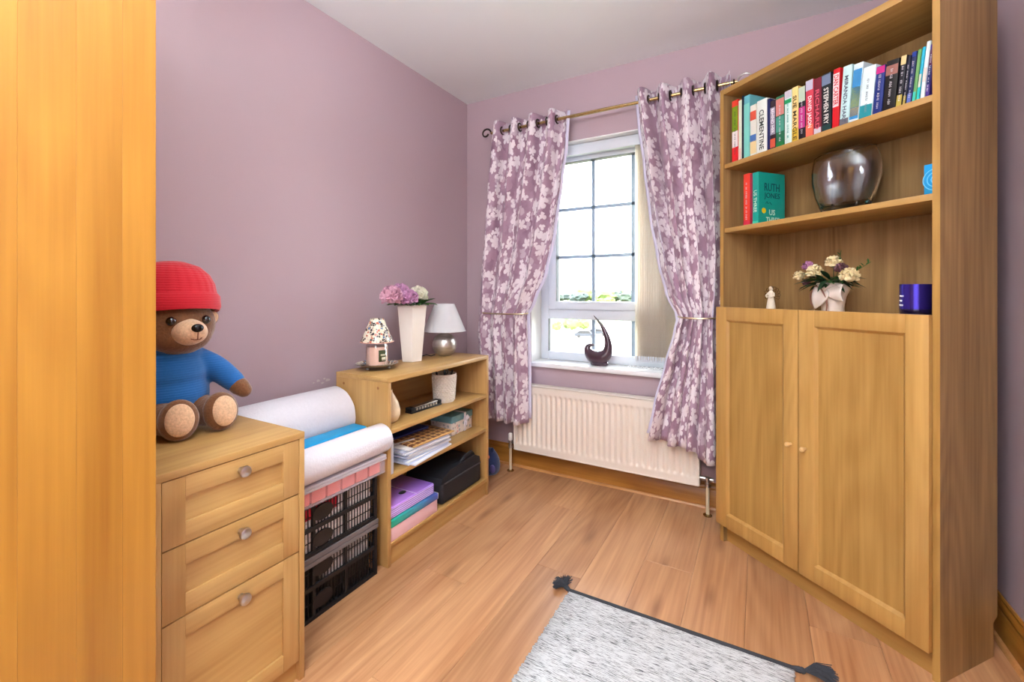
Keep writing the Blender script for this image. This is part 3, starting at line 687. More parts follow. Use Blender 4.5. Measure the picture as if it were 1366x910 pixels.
# glass bowl vase
def crystal():
    m = bpy.data.materials.new('cut_crystal'); m.use_nodes = True; nt = m.node_tree; nt.nodes.clear(); L = nt.links
    o = N(nt, 'ShaderNodeOutputMaterial'); mx = N(nt, 'ShaderNodeMixShader'); t = N(nt, 'ShaderNodeBsdfTransparent'); g = N(nt, 'ShaderNodeBsdfGlossy')
    t.inputs[0].default_value = (.93, .93, .94, 1); g.inputs['Roughness'].default_value = .06
    tc = N(nt, 'ShaderNodeTexCoord'); n2 = N(nt, 'ShaderNodeTexNoise'); n2.inputs['Scale'].default_value = 16; n2.inputs['Distortion'].default_value = 2.5; L.new(tc.outputs['Object'], n2.inputs['Vector'])
    bp = N(nt, 'ShaderNodeBump'); bp.inputs['Strength'].default_value = 1; bp.inputs['Distance'].default_value = .012; L.new(n2.outputs['Fac'], bp.inputs['Height'])
    fr = N(nt, 'ShaderNodeFresnel'); fr.inputs[0].default_value = 1.4; L.new(bp.outputs[0], fr.inputs['Normal']); L.new(bp.outputs[0], g.inputs['Normal'])
    L.new(val(nt, 'MULTIPLY_ADD', fr.outputs[0], .5, .0), mx.inputs[0]); L.new(t.outputs[0], mx.inputs[1]); L.new(g.outputs[0], mx.inputs[2])
    m2 = N(nt, 'ShaderNodeMixShader'); df = N(nt, 'ShaderNodeBsdfDiffuse'); df.inputs[0].default_value = (.8, .78, .8, 1)
    nf = N(nt, 'ShaderNodeMapRange'); nf.inputs[1].default_value = .5; nf.inputs[2].default_value = .75; nf.inputs[3].default_value = .0; nf.inputs[4].default_value = .13; L.new(n2.outputs['Fac'], nf.inputs[0])
    L.new(nf.outputs[0], m2.inputs[0]); L.new(mx.outputs[0], m2.inputs[1]); L.new(df.outputs[0], m2.inputs[2]); L.new(m2.outputs[0], o.inputs[0])
    return m
GLASS = pm('cut_crystal_glass', (252, 252, 255), .04, 0, .0, trans=1, ior=1.45, bump=.25, bscale=22)
cb = tloc(1127, 282, .15); q = tworld(cb.x, .15, 1.4205)
gv = thing('glass_vase', 'large oval crystal vase on the second bookcase shelf', 'vase', q, TA)
sc1 = 1.72/F
outer = [(0, 0), (.060, 0), (.068, .004), (.080, .030), (.098, .080), (.109, .135), (.108, .175), (.101, .215), (.097, .232)]
inner = [(.091, .230), (.095, .212), (.101, .175), (.101, .135), (.090, .082), (.070, .040), (.045, .026), (0, .022)]
inner = [(r_+(.004 if z_ > .03 else 0), z_) for r_, z_ in inner]
def rip(a, z): return 1+.016*math.sin(7*a+z*38)+.008*math.sin(12*a-z*70)
MB().lathe(outer+inner, 64, Matrix.Identity(4), sx=1.08, sy=.62, fn=rip).build('bowl', GLASS, gv)
# blue card box at right end of second shelf
a = tloc(1232.5, 258, .05); q = tworld(a.x, .05, 1.4205)
bb = thing('blue_box', 'small bright blue box with pale rings at right end of second shelf', 'box', q, TA)
wb = TW-S-.003-a.x; hb = tloc(1239, 219.5, .05).z-1.42
MB().box(0, wb, 0, .035, 0, hb, .001).build('carton', pm('cyan_card', (30, 158, 222), .35), bb)
b = MB()
for r in (.012, .022, .032): b.torus((0, 0, 0), r, .0016, 32, 5, Matrix.Translation((wb-.012, -.0002, hb*.5)) @ Matrix.Rotation(PI/2, 4, 'X') @ Matrix.Diagonal((1, 1, .3, 1)))
for v in b.bm.verts: v.co.x = min(wb, v.co.x)
b.build('ring_print', pm('pale_blue_ink', (110, 204, 246), .4), bb)
# angel figurine
a = tloc(1028.5, 409, .12); q = tworld(a.x, .12, 1.0525); s_ = tloc(1028.5, 379, .12).z-1.0525
an = thing('angel_figurine', 'tiny cream angel figurine with wire wings above the left door', 'figurine', q, TA+math.radians(0))
CREAM = pm('cream_resin', (232, 218, 196), .6, 0, .08)
MB().lathe([(0, 0), (.021, 0), (.0205, .006), (.014, .045), (.0095, .062), (.012, .070), (.013, .076), (.006, .084), (.0045, .09)], 24, sy=.8).build('dress', CREAM, an)
MB().tube([(-.012, 0, .074), (-.019, -.006, .062), (-.008, -.014, .056), (0, -.016, .060)], [.0045, .004, .0035, .003], 8).tube([(.012, 0, .074), (.019, -.006, .062), (.008, -.014, .056), (0, -.016, .060)], [.0045, .004, .0035, .003], 8).build('arms', CREAM, an)
MB().ball((0, 0, .094), (.0085, .009, .010), 14).build('head', pm('cream_head', (226, 206, 180), .6), an)
MB().ball((0, .0025, .0965), (.0093, .009, .009), 14).build('hair', pm('brown_hair', (128, 96, 62), .7), an)
for sx in (-1, 1):
    b = MB()
    for k in range(5):
        a0 = math.radians(-30+k*26); L_ = .034; c, s2 = math.cos(a0), math.sin(a0)
        pts = []
        for j in range(17):
            tt = j/16*2*PI; u = .5-.5*math.cos(tt); vv = .30*math.sin(tt)*(.4+.6*u)
            pts.append((sx*(.004+L_*(u*c-vv*s2)), .008, .068+L_*(u*s2+vv*c)))
        b.tube(pts, .0011, 5)
    b.build('wire_wing', pm('bronze_wire', (96, 74, 46), .4, .8), an)

# flower blooms
def petal(b, M, L_, Wd, curl):
    def f(u, v):
        w = Wd*math.sin(PI*min(.999, .12+.80*v))**.8
        x = (u-.5)*w; y = -curl*L_*(v**2)-.25*Wd*((u-.5)*2)**2*.3
        return M @ Vector((x, y+curl*.4*L_*v, v*L_))
    b.grid(lambda u, v: f(u, v), 2, 3)
def bloom(b, c, R, n=46, seed=0, tight=.6, flat=1):
    rnd = random.Random(seed)
    for k in range(n):
        g_ = k*2.39996; ph = math.acos(1-1.55*(k+.5)/n)
        d = Vector((math.sin(ph)*math.cos(g_), math.sin(ph)*math.sin(g_), math.cos(ph)))
        base = Vector(c)+d*R*(.30)+Vector((0, 0, -.1*R))
        up = (d+Vector((rnd.uniform(-.2, .2), rnd.uniform(-.2, .2), rnd.uniform(0, .5)))).normalized()
        rot = up.to_track_quat('Z', 'Y').to_matrix().to_4x4()
        M = Matrix.Translation(base) @ rot @ Matrix.Rotation(rnd.uniform(-3.1, 3.1), 4, 'Z')
        petal(b, M, R*.62, R*tight, .55*rnd.uniform(.5, 1.4))
    b.ball((c[0], c[1], c[2]-.1*R), R*.62, 12)
def leafm(b, p0, d, L_, Wd, droop=.3):
    d = Vector(d).normalized(); sd = d.cross(Vector((0, 0, 1))).normalized(); p0 = Vector(p0)
    def f(u, v):
        w = Wd*math.sin(PI*min(1, v*.96+.02))**.85
        return p0+d*L_*v+sd*(u-.5)*w+Vector((0, 0, -droop*L_*v*v+abs(u-.5)*w*.3))
    b.grid(lambda u, v: f(u, v), 2, 6)
GREEN = pm('leaf_green', (62, 104, 48), .5, 0, .25, 40); DGREEN = pm('dark_leaf_green', (34, 66, 38), .5, 0, .25, 40)
# potted flowers
a = tloc(1111, 411, .13); q = tworld(a.x, .13, 1.0525); ps = (tloc(1111, 375, .13).z-1.0525)/.115
fp = thing('flower_pot', 'cream lily-shaped pot of artificial flowers above the doors', 'plant', q, TA)
POT = pm('cream_glaze', (232, 218, 206), .3, 0, .1, 20); PB = pm('brown_glaze', (150, 104, 90), .4)
def potf(a, z): return 1+.10*max(0, (z-.05)/.06)*math.sin(3*a+.6)
MB().lathe([(0, 0), (.034, 0), (.036, .004), (.037, .03), (.041, .06), (.049, .085), (.055, .105), (.052, .113), (.045, .108), (.035, .06), (0, .04)], 36, fn=potf).build('pot', POT, fp)
MB().grid(lambda u, v: (-.052+.070*v*math.sin(PI*u)**.6*.9+.05*(u-.5)*v+.01, -.036-.020*math.sin(PI*u)-.006*v, .006+.098*u), 10, 6).build('petal_fold', POT, fp, solid=.003)
MB().grid(lambda u, v: (.060-.055*v*math.sin(PI*u)**.6, -.034-.022*math.sin(PI*u)*(.6+.4*v), .045+.062*u), 10, 6).build('petal_fold', POT, fp, solid=.003)
b = MB(); b.tube([(-.05, -.030, .095), (-.03, -.050, .104), (-.005, -.058, .090), (.014, -.060, .060), (.016, -.056, .030), (.006, -.046, .006)], [.002, .0028, .003, .003, .003, .002], 8)
b.tube([(-.052, -.02, .1), (-.066, -.03, .07), (-.060, -.035, .035), (-.040, -.036, .012)], [.0018, .0025, .0025, .002], 8); b.build('rim_line', PB, fp)
fc = [(-.118, -.02, .150, .027, 0), (-.038, -.045, .165, .034, 0), (.010, -.01, .198, .034, 0), (.084, -.04, .145, .037, 0), (-.070, -.035, .186, .027, 1), (.050, -.03, .172, .027, 2), (-.088, -.02, .122, .018, 2)]
FC = [pm('cream_petal', (240, 222, 176), .6, 0, .15, 60), pm('lilac_petal', (178, 120, 158), .6), pm('wine_petal', (104, 66, 74), .6)]
for k, (x, y, z, r, ci) in enumerate(fc):
    b = MB(); bloom(b, (x, y, z-.006), r*.92, 80, k, .42); fo = b.build('bloom', FC[ci], fp, smooth=False)
    MB().tube([(x*.2, 0, .06), (x*.6, y*.6, .11), (x, y, z-.012)], .0016, 5).build('stem', DGREEN, fp)
rnd = random.Random(5)
for k in range(70):
    a0 = rnd.uniform(0, 2*PI); e = rnd.uniform(-.1, 1.1); r0 = rnd.uniform(.0, .03)
    d_ = Vector((math.cos(a0)*1.5, math.sin(a0)*.8-.15, e*.8))
    b = MB(); leafm(b, (math.cos(a0)*r0, math.sin(a0)*r0-.01, .105+rnd.uniform(0, .02)), d_, rnd.uniform(.05, .10), rnd.uniform(.016, .026), rnd.uniform(.1, .5)); b.build('leaf', (GREEN if k % 3 == 0 else DGREEN), fp, smooth=False)
for (p1, n_) in (((.130, -.0, .185), 7), ((.030, .0, .235), 6)):
    b = MB(); st = [Vector((.01, 0, .11)).lerp(Vector(p1), k/6) for k in range(7)]; b.tube(st, .001, 5)
    for k in range(n_):
        p = Vector((.01, 0, .11)).lerp(Vector(p1), .55+.45*k/n_); leafm(b, p, (rnd.uniform(-1, 1), rnd.uniform(-1, 1), .8), .018, .007, 0)
    b.build('sprig', GREEN, fp, smooth=False)
# purple candle
a = tloc(1222, 414, .085); a2 = tloc(1243, 400, .085); r = (tloc(1243, 400, .085).x-tloc(1201.5, 400, .085).x)/2
r = min(r, TW-S-.002-a.x); hh = tloc(1222, 379, .085-r).z-1.0525
q = tworld(a.x, .085, 1.0525)
cn = thing('purple_candle', 'purple metallic candle tumbler at right end above the doors', 'candle', q, TA)
PUR = pm('purple_metallic', (66, 52, 160), .22, .75, .05); DP = pm('dark_violet_glass', (18, 12, 42), .15, 0, .05, coat=.5)
MB().lathe([(0, 0), (r*.95, 0), (r, .004), (r, hh*.24), (r*.97, hh*.24), (r*.9, .01), (0, .01)], 48).build('glass_foot', DP, cn)
MB().lathe([(r, hh*.242), (r, hh), (r*.93, hh), (r*.93, hh*.3)], 48).build('tumbler', PUR, cn)
MB().lathe([(0, hh*.26), (r*.92, hh*.26), (r*.92, hh*.7), (0, hh*.7)], 32).build('wax', pm('violet_wax', (70, 50, 120), .5), cn)
b = MB()
for k, (x0, x1, z) in enumerate(((-.80, -.35, .64), (-.84, -.50, .50), (-.88, -.40, .36))):
    pts = []
    for j in range(26):
        th = x0+(x1-x0)*j/25; ang = -PI/2+th*.9; pts.append(((r+.0006)*math.cos(ang), (r+.0006)*math.sin(ang), hh*z+.0028*math.sin(j*1.7)*(1 if j % 7 else 2)*.7))
    b.tube(pts, .0006, 4)
b.build('script_lettering', TXW, cn, kind='stuff')

# ================================================================ LOW BOOKCASE
LX0, LX1, LY0, LY1, LH = .147, .460, 1.312, 2.078, .777
lb = thing('low_bookcase', 'low oak-effect open bookcase against the left wall', 'bookcase', (LX0, LY0, 0))
def lp(name, b, m): return b.build(name, m, lb, world=True)
LOZ = wood('low_bookcase_foil_upright', (194, 152, 92), (162, 120, 66), 'Z', .45); LOY = wood('low_bookcase_foil_along', (196, 156, 96), (166, 124, 68), 'Y', .4)
lp('side_panel', MB().box(LX0, LX1, LY0, LY0+.018, 0, LH-.02, .0008), LOZ); lp('side_panel', MB().box(LX0, LX1, LY1-.018, LY1, 0, LH-.02, .0008), LOZ)
lp('top_panel', MB().box(LX0, LX1, LY0, LY1, LH-.02, LH, .001), LOY)
lp('back_panel', MB().box(LX0, LX0+.006, LY0+.018, LY1-.018, .06, LH-.02), LOY)
for z in (.560, .372): lp('shelf', MB().box(LX0+.006, LX1-.004, LY0+.018, LY1-.018, z-.018, z, .0008), LOY)
lp('base_shelf', MB().box(LX0+.006, LX1-.002, LY0+.018, LY1-.018, .074, .092, .0008), LOY)
lp('plinth', MB().box(LX1-.022, LX1-.010, LY0+.018, LY1-.018, 0, .074), LOY)
for xx in (LX0+.05, LX1-.055):
    lp('screw_cap', MB().lathe([(0, 0), (.006, 0), (.006, .0012), (0, .0014)], 14, Matrix.Translation((xx, LY0, LH-.045)) @ Matrix.Rotation(PI/2, 4, 'X')), pm('screw_cap_brown', (150, 100, 56), .5))

# candle holder group on top
p = onz(503, 492, LH); cx_, cy_ = p.x, p.y
pl = thing('mosaic_plate', 'silver mosaic candle plate on little feet on the low bookcase', 'plate', (cx_, cy_, LH))
MOS = None
def mosaic(name, c1, c2, c3):
    m, nt, b = nodes(name); L = nt.links
    tc = N(nt, 'ShaderNodeTexCoord'); v = N(nt, 'ShaderNodeTexVoronoi'); v.inputs['Scale'].default_value = 95; L.new(tc.outputs['Object'], v.inputs['Vector'])
    cs = N(nt, 'ShaderNodeSeparateColor'); L.new(v.outputs['Color'], cs.inputs[0])
    rr = N(nt, 'ShaderNodeValToRGB'); cr = rr.color_ramp; cr.interpolation = 'CONSTANT'; cr.elements[0].color = lin(c1); cr.elements[1].position = .42; cr.elements[1].color = lin(c2); e = cr.elements.new(.80); e.color = lin(c3); e = cr.elements.new(.9); e.color = lin((190, 96, 70))
    L.new(cs.outputs[0], rr.inputs[0])
    v2 = N(nt, 'ShaderNodeTexVoronoi', feature='DISTANCE_TO_EDGE'); v2.inputs['Scale'].default_value = 95; L.new(tc.outputs['Object'], v2.inputs['Vector'])
    g_ = val(nt, 'LESS_THAN', v2.outputs['Distance'], .07)
    L.new(mixc(nt, g_, rr.outputs[0], lin((210, 196, 176))), b.inputs['Base Color']); b.inputs['Roughness'].default_value = .22
    bp = N(nt, 'ShaderNodeBump'); bp.inputs['Strength'].default_value = .5; bp.inputs['Distance'].default_value = .001; L.new(v2.outputs['Distance'], bp.inputs['Height']); L.new(bp.outputs[0], b.inputs['Normal'])
    return m
MOS = mosaic('mosaic_glass', (238, 226, 200), (52, 44, 48), (70, 110, 150))
MB().lathe([(0, .012), (.05, .012), (.075, .018), (.094, .026), (.096, .028), (.092, .0285), (.072, .022), (.05, .017), (0, .016)], 40).build('dish', STEEL, pl)
MB().lathe([(.056, .0188), (.072, .0226), (.09, .0292), (.09, .0296), (.072, .0235), (.056, .0195)], 40).build('mosaic_rim', MOS, pl)
for k in range(3):
    a0 = k*2*PI/3+.5; MB().ball((.055*math.cos(a0), .055*math.sin(a0), .0065), (.008, .008, .0065), 10).build('foot', STEEL, pl)
jr = thing('jar_candle', 'pink jar candle with a dark label standing on the mosaic plate', 'candle', (cx_, cy_, LH+.0162))
PINK = pm('pink_wax', (250, 206, 184), .45, 0, .04)
MB().lathe([(0, .004), (.0472, .004), (.0476, .088), (0, .090)], 40).build('wax', PINK, jr)
MB().lathe([(0, 0), (.047, 0), (.0495, .004), (.0495, .092), (.044, .102), (.044, .114), (.0425, .114), (.0425, .102), (.0485, .091), (.0482, .004)], 40).build('jar', glass_thin('jar_glass', (1, 1, 1, 1), .03, 0, .35), jr)
def curved(name, r, a0, a1, z0, z1, mat, par, n=10):
    b = MB(); b.grid(lambda u, v: (r*math.cos(a0+(a1-a0)*u), r*math.sin(a0+(a1-a0)*u), z0+(z1-z0)*v), n, 1); return b.build(name, mat, par, solid=.0003)
curved('label', .0502, -.62, .10, .022, .074, pm('olive_label', (66, 72, 34), .5), jr)
curved('label_print', .0507, -.35, .06, .026, .042, pm('label_cream', (210, 200, 170), .5), jr)
curved('label_print', .0507, -.45, .0, .048, .056, pm('label_cream', (210, 200, 170), .5), jr)
sh = thing('candle_shade', 'small mosaic glass shade resting on the pink jar candle', 'candle shade', (cx_, cy_, LH+.0162+.1080))
MB().lathe([(.074, 0), (.072, .006), (.031, .106), (.029, .108), (.029, .105), (.070, .004), (.072, 0)], 40).build('shade', MOS, sh)
MB().torus((0, 0, .001), .073, .0025, 40, 6).build('lower_rim', pm('pink_enamel', (226, 170, 150), .4), sh)
MB().lathe([(.026, .002), (.045, .0), (.045, .002), (.030, .004)], 30).box(-.07, .07, -.002, .002, .0, .002).build('shade_holder', STEEL, sh)

# white vase with flowers
p = onz(540, 481, LH)
vs_ = thing('white_vase', 'tall white tapered ceramic vase on the low bookcase', 'vase', (.222, 1.716, LH))
def hexring(r, k=6, off=.35): return r
b = MB(); b.lathe([(0, 0), (.052, 0), (.055, .003), (.083, .284), (.081, .287), (.077, .284), (.05, .01), (0, .01)], 6, Matrix.Rotation(math.radians(14), 4, 'Z')); b.build('vase_body', pm('white_ceramic', (240, 232, 222), .25, 0, .02, coat=.4), vs_, smooth=False)
P1 = pm('mauve_pink_petal', (206, 152, 188), .6, 0, .2, 60); P2 = pm('pale_pink_petal', (222, 172, 190), .6, 0, .2, 60); P3 = pm('ivory_petal', (250, 243, 222), .6, 0, .08, 60)
bl = thing('flower_bunch', 'pink and cream artificial peonies in the white vase', 'flowers', (.222, 1.716, LH+.02))
def vp(px, py, X_): q_ = onx(px, py, X_); return (q_.x-.222, q_.y-1.716, q_.z-LH-.02)
for k, (px, py, rr, X_, mt) in enumerate(((522, 391, .072, .25, P2), (534, 387, .068, .17, P1), (546, 394, .060, .28, P1), (558, 391, .074, .20, P3))):
    c_ = vp(px, py, X_); b = MB(); bloom(b, (c_[0], c_[1], c_[2]-.01), rr*.8, 110, 40+k, .62); o = b.build('bloom', mt, bl, smooth=False)
    MB().tube([(0, 0, .06), (c_[0]*.15, c_[1]*.15, .262), c_], .003, 6).build('stem', GREEN, bl)
for k in range(26):
    a0 = k*2*PI/13+rnd.uniform(-.2, .2); b = MB(); leafm(b, (.05*math.cos(a0), .05*math.sin(a0), .268), (math.cos(a0), math.sin(a0), .25+.5*(k > 12)), .07+rnd.uniform(0, .025), .044, .25); b.build('leaf', GREEN, bl, smooth=False)
b = MB(); c_ = vp(540, 380, .22); leafm(b, (c_[0], c_[1], c_[2]-.03), (.2, .2, 1), .035, .015, 0); b.build('leaf', GREEN, bl, smooth=False)

# table lamp
p = onz(593, 474, LH)
tl = thing('table_lamp', 'small table lamp with round silver base and pale grey shade', 'lamp', (p.x, p.y, LH))
def brushed():
    m, nt, b = nodes('swirled_silver'); L = nt.links
    tc = N(nt, 'ShaderNodeTexCoord'); mp = N(nt, 'ShaderNodeMapping'); mp.inputs['Rotation'].default_value = (0, .7, .5); mp.inputs['Scale'].default_value = (8, 8, 40); L.new(tc.outputs['Object'], mp.inputs[0])
    w = N(nt, 'ShaderNodeTexNoise'); w.inputs['Scale'].default_value = 1.5; w.inputs['Distortion'].default_value = .8; L.new(mp.outputs[0], w.inputs[0])
    L.new(mixc(nt, w.outputs['Fac'], lin((150, 140, 130)), lin((236, 230, 222))), b.inputs['Base Color']); b.inputs['Metallic'].default_value = .8; b.inputs['Roughness'].default_value = .32
    bp = N(nt, 'ShaderNodeBump'); bp.inputs['Strength'].default_value = .3; bp.inputs['Distance'].default_value = .002; L.new(w.outputs['Fac'], bp.inputs['Height']); L.new(bp.outputs[0], b.inputs['Normal']); return m
R_ = .068
pr = [(0, 0)]+[(R_*math.sin(a_), R_-R_*math.cos(a_)) for a_ in [math.radians(x_) for x_ in range(28, 176, 8)]]+[(.008, R_*2+.0), (0, R_*2)]
pr[0] = (0, pr[1][1]-.0); pr = [(r_, z_-pr[1][1]) for r_, z_ in pr]
MB().lathe(pr, 40).build('lamp_base', brushed(), tl)
MB().lathe([(.008, .125), (.009, .145), (.014, .15), (.014, .19), (0, .192)], 16).build('lamp_holder', STEEL, tl)
MB().lathe([(.118, .137), (.056, .287), (.0545, .287), (.1165, .137)], 48).build('lamp_shade', pm('grey_shade_fabric', (204, 202, 204), .8, 0, .02, 30, .1, 500), tl)
MB().torus((0, 0, .137), .1175, .0015, 48, 5).torus((0, 0, .287), .0555, .0015, 40, 5).box(-.055, .055, -.001, .001, .278, .280).build('shade_ring', pm('shade_trim', (214, 212, 214), .6), tl)
MB().tube([(-.02, -.058, .010), (-.03, -.080, .004), (-.045, -.10, .012), (-.07, -.115, .004), (-.094, -.13, .004), (-.110, -.135, -.02), (-.110, -.135, -.10)], .0025, 8).build('cord', BLACK, tl)

# shelf 1 things
pv = thing('pebble_vase', 'cream bulb-shaped vase with narrow neck on the upper inner shelf', 'vase', (.372, 1.413, .560))
MB().lathe([(0, 0), (.020, 0), (.034, .010), (.043, .032), (.044, .052), (.036, .085), (.022, .112), (.011, .130), (.010, .143), (.008, .143), (.008, .13), (0, .12)], 36).build('vase_body', pm('mottled_cream', (230, 206, 168), .35, 0, .22, 22), pv)
wpot = onz(592.5, 535, .56)
wt = thing('woven_pot', 'white textured pot holding dark pens on the upper inner shelf', 'pot', (wpot.x, wpot.y, .560))
def hexb(a, z): return 1
b = MB(); b.lathe([(0, 0), (.050, 0), (.052, .003), (.062, .135), (.064, .138), (.064, .146), (.060, .146), (.059, .135), (.049, .01), (0, .01)], 40)
b.build('pot_body', pm('matt_white_ceramic', (236, 228, 216), .5), wt)
b = MB()
for rw in range(13):
    for k in range(22):
        a0 = (k+.5*(rw % 2))*2*PI/22; z = .012+rw*.0098; r = .0525+.0095*z/.135
        b.ball((r*math.cos(a0), r*math.sin(a0), z), (.0052, .0052, .0034), 6)
b.build('weave_relief', pm('matt_white_ceramic', (236, 228, 216), .5), wt, kind='stuff')
pens = thing('pen_bunch', 'dark pens and scissors standing in the white textured pot', 'pens', (wpot.x, wpot.y, .571))
for k in range(6):
    a0 = k*1.1; MB().tube([(.02*math.cos(a0), .02*math.sin(a0), 0), (.048*math.cos(a0), .048*math.sin(a0), .142+.006*(k % 2))], .0045, 8).build('pen', BLACK, pens)
b = MB(); b.torus((0, 0, 0), .014, .004, 16, 6, Matrix.Translation((.02, -.01, .146)) @ Matrix.Rotation(PI/2, 4, 'Y')); b.build('scissor_handle', BLACK, pens)
hm = thing('harmonica', 'black and silver harmonica lying on the upper inner shelf', 'harmonica', (.352, 1.66, .560), math.radians(-3))
MB().box(-.022, .022, -.105, .105, 0, .008, .002).box(-.020, .020, -.105, -.078, .008, .026, .002).box(-.020, .020, .080, .105, .008, .026, .002).build('comb', BLACK, hm)
MB().box(-.018, .018, -.078, .080, .022, .027, .002).build('cover_plate', STEEL, hm)
MB().box(-.017, .0165, -.078, .080, .008, .022, .0005).build('reed_plate', BLACK, hm)
for k in range(8): MB().box(.0165, .0195, -.072+k*.0190, -.061+k*.0190, .009, .020, .0005).build('chamber_wall', STEEL, hm)

# shelf 2 things
rnd = random.Random(11)
PAPW = [pm('office_paper_%d' % i, c, .7) for i, c in enumerate(((236, 234, 238), (214, 218, 238), (244, 240, 236), (196, 204, 226)))]
z = .3725; ctr = (.345, 1.585)
for k in range(11):
    th = rnd.uniform(.004, .009); w_, l_ = .212, .297
    t = thing('paper_sheaf', ['lowest sheaf of papers, sticking out at the near corner', 'second sheaf from the bottom of the paper stack', 'third sheaf from the bottom of the paper stack', 'fourth sheaf from the bottom of the paper stack', 'fifth sheaf from the bottom of the paper stack', 'middle sheaf of the paper stack', 'sheaf just above the middle of the paper stack', 'fourth sheaf from the top of the paper stack', 'third sheaf from the top of the paper stack', 'second sheaf from the top of the paper stack', 'uppermost white sheaf beneath the brown patterned folder'][k], 'papers',
              (ctr[0]+rnd.uniform(-.008, .006)+(.012 if k == 0 else 0), ctr[1]+rnd.uniform(-.012, .012), z), math.radians(rnd.uniform(-5, 3)+(7 if k == 0 else 0)), 'stack of papers on the middle shelf')
    b = MB(); b.grid(lambda u, v: ((u-.5)*w_, (v-.5)*l_, 0), 1, 1); b.bm.clear()
    n_ = 3
    for j in range(n_): b.box(-w_/2+rnd.uniform(-.003, .003), w_/2+rnd.uniform(-.003, .003), -l_/2+rnd.uniform(-.004, .004), l_/2, th*j/n_+.0002, th*(j+1)/n_-.0002)
    b.build('sheets', PAPW[k % 4], t, smooth=False); z += th
def checker():
    m, nt, b = nodes('brown_tile_print'); L = nt.links
    tc = N(nt, 'ShaderNodeTexCoord'); br = N(nt, 'ShaderNodeTexBrick'); br.inputs['Scale'].default_value = 1; br.offset = 0
    br.inputs['Brick Width'].default_value = .034; br.inputs['Row Height'].default_value = .034; br.inputs['Mortar Size'].default_value = .005
    br.inputs['Color1'].default_value = lin((92, 58, 40)); br.inputs['Color2'].default_value = lin((126, 76, 48)); br.inputs['Mortar'].default_value = lin((206, 160, 100)); L.new(tc.outputs['Object'], br.inputs['Vector'])
    L.new(br.outputs[0], b.inputs['Base Color']); b.inputs['Roughness'].default_value = .4; return m
t = thing('patterned_folder', 'brown square-patterned folder on the paper stack', 'folder', (.355, 1.61, z+.0003), math.radians(-3))
MB().box(-.098, .106, -.13, .145, 0, .006, .001).build('folder_cover', checker(), t); zz = z+.0066
t = thing('blue_notebook', 'dark blue notebook on top of the brown patterned folder', 'notebook', (.275, 1.60, zz), math.radians(-5))
MB().box(-.06, .05, -.11, .12, 0, .010, .002).build('notebook_cover', pm('navy_cover', (24, 36, 110), .4), t)
t = thing('white_ruler', 'short pale plastic strip lying across the brown folder', 'ruler', (.37, 1.50, zz), math.radians(75))
MB().box(-.055, .055, -.007, .007, 0, .003, .001).build('strip', pm('pale_plastic', (220, 214, 206), .4), t)
t = thing('plastic_wallet', 'clear plastic wallet upright at near end of middle shelf', 'wallet', (.40, 1.343, .3725))
MB().box(-.12, .052, -.006, .010, 0, .150, .002).build('sleeve', plastic_clear('clear_sleeve', (220, 224, 236), .55), t)
MB().box(-.11, .045, 0, .004, .003, .140).build('insert_sheet', PAPW[0], t)
# gift box
t = thing('gift_box', 'floral gift box with teal lid and white ribbon on middle shelf', 'box', (.31, 1.945, .3725), math.radians(0))
def floralbox():
    m, nt, b = nodes('pale_floral_card'); L = nt.links
    tc = N(nt, 'ShaderNodeTexCoord'); v = N(nt, 'ShaderNodeTexVoronoi'); v.inputs['Scale'].default_value = 45; L.new(tc.outputs['Object'], v.inputs[0])
    k = val(nt, 'LESS_THAN', v.outputs['Distance'], .34); cs = N(nt, 'ShaderNodeSeparateColor'); L.new(v.outputs['Color'], cs.inputs[0])
    c = mixc(nt, cs.outputs[0], lin((226, 150, 150)), lin((120, 160, 170)))
    L.new(mixc(nt, val(nt, 'MULTIPLY', k, .7), lin((236, 226, 216)), c), b.inputs['Base Color']); b.inputs['Roughness'].default_value = .5; return m
MB().box(-.075, .065, -.095, .09, 0, .078, .001).build('box_body', floralbox(), t)
MB().box(-.078, .068, -.098, .093, .066, .100, .001).build('lid', pm('teal_grey_card', (112, 160, 166), .5, 0, .2, 40), t)
RIB = pm('white_ribbon', (232, 228, 236), .4)
b = MB(); b.box(.0682, .0692, .012, .030, .0, .100).box(-.078, .068, .012, .030, .1, .101); b.build('ribbon', RIB, t)
b = MB()
for s2 in (-1, 1): b.tube([(.07, .021, .07), (.076, .021+s2*.014, .080), (.078, .021+s2*.022, .070), (.073, .021+s2*.012, .062), (.07, .021, .07)], .0035, 6, flat=2)
b.tube([(.071, .021, .07), (.073, .012, .045), (.072, .010, .03)], .003, 6); b.tube([(.071, .021, .07), (.073, .030, .045), (.072, .032, .028)], .003, 6); b.build('bow', RIB, t)

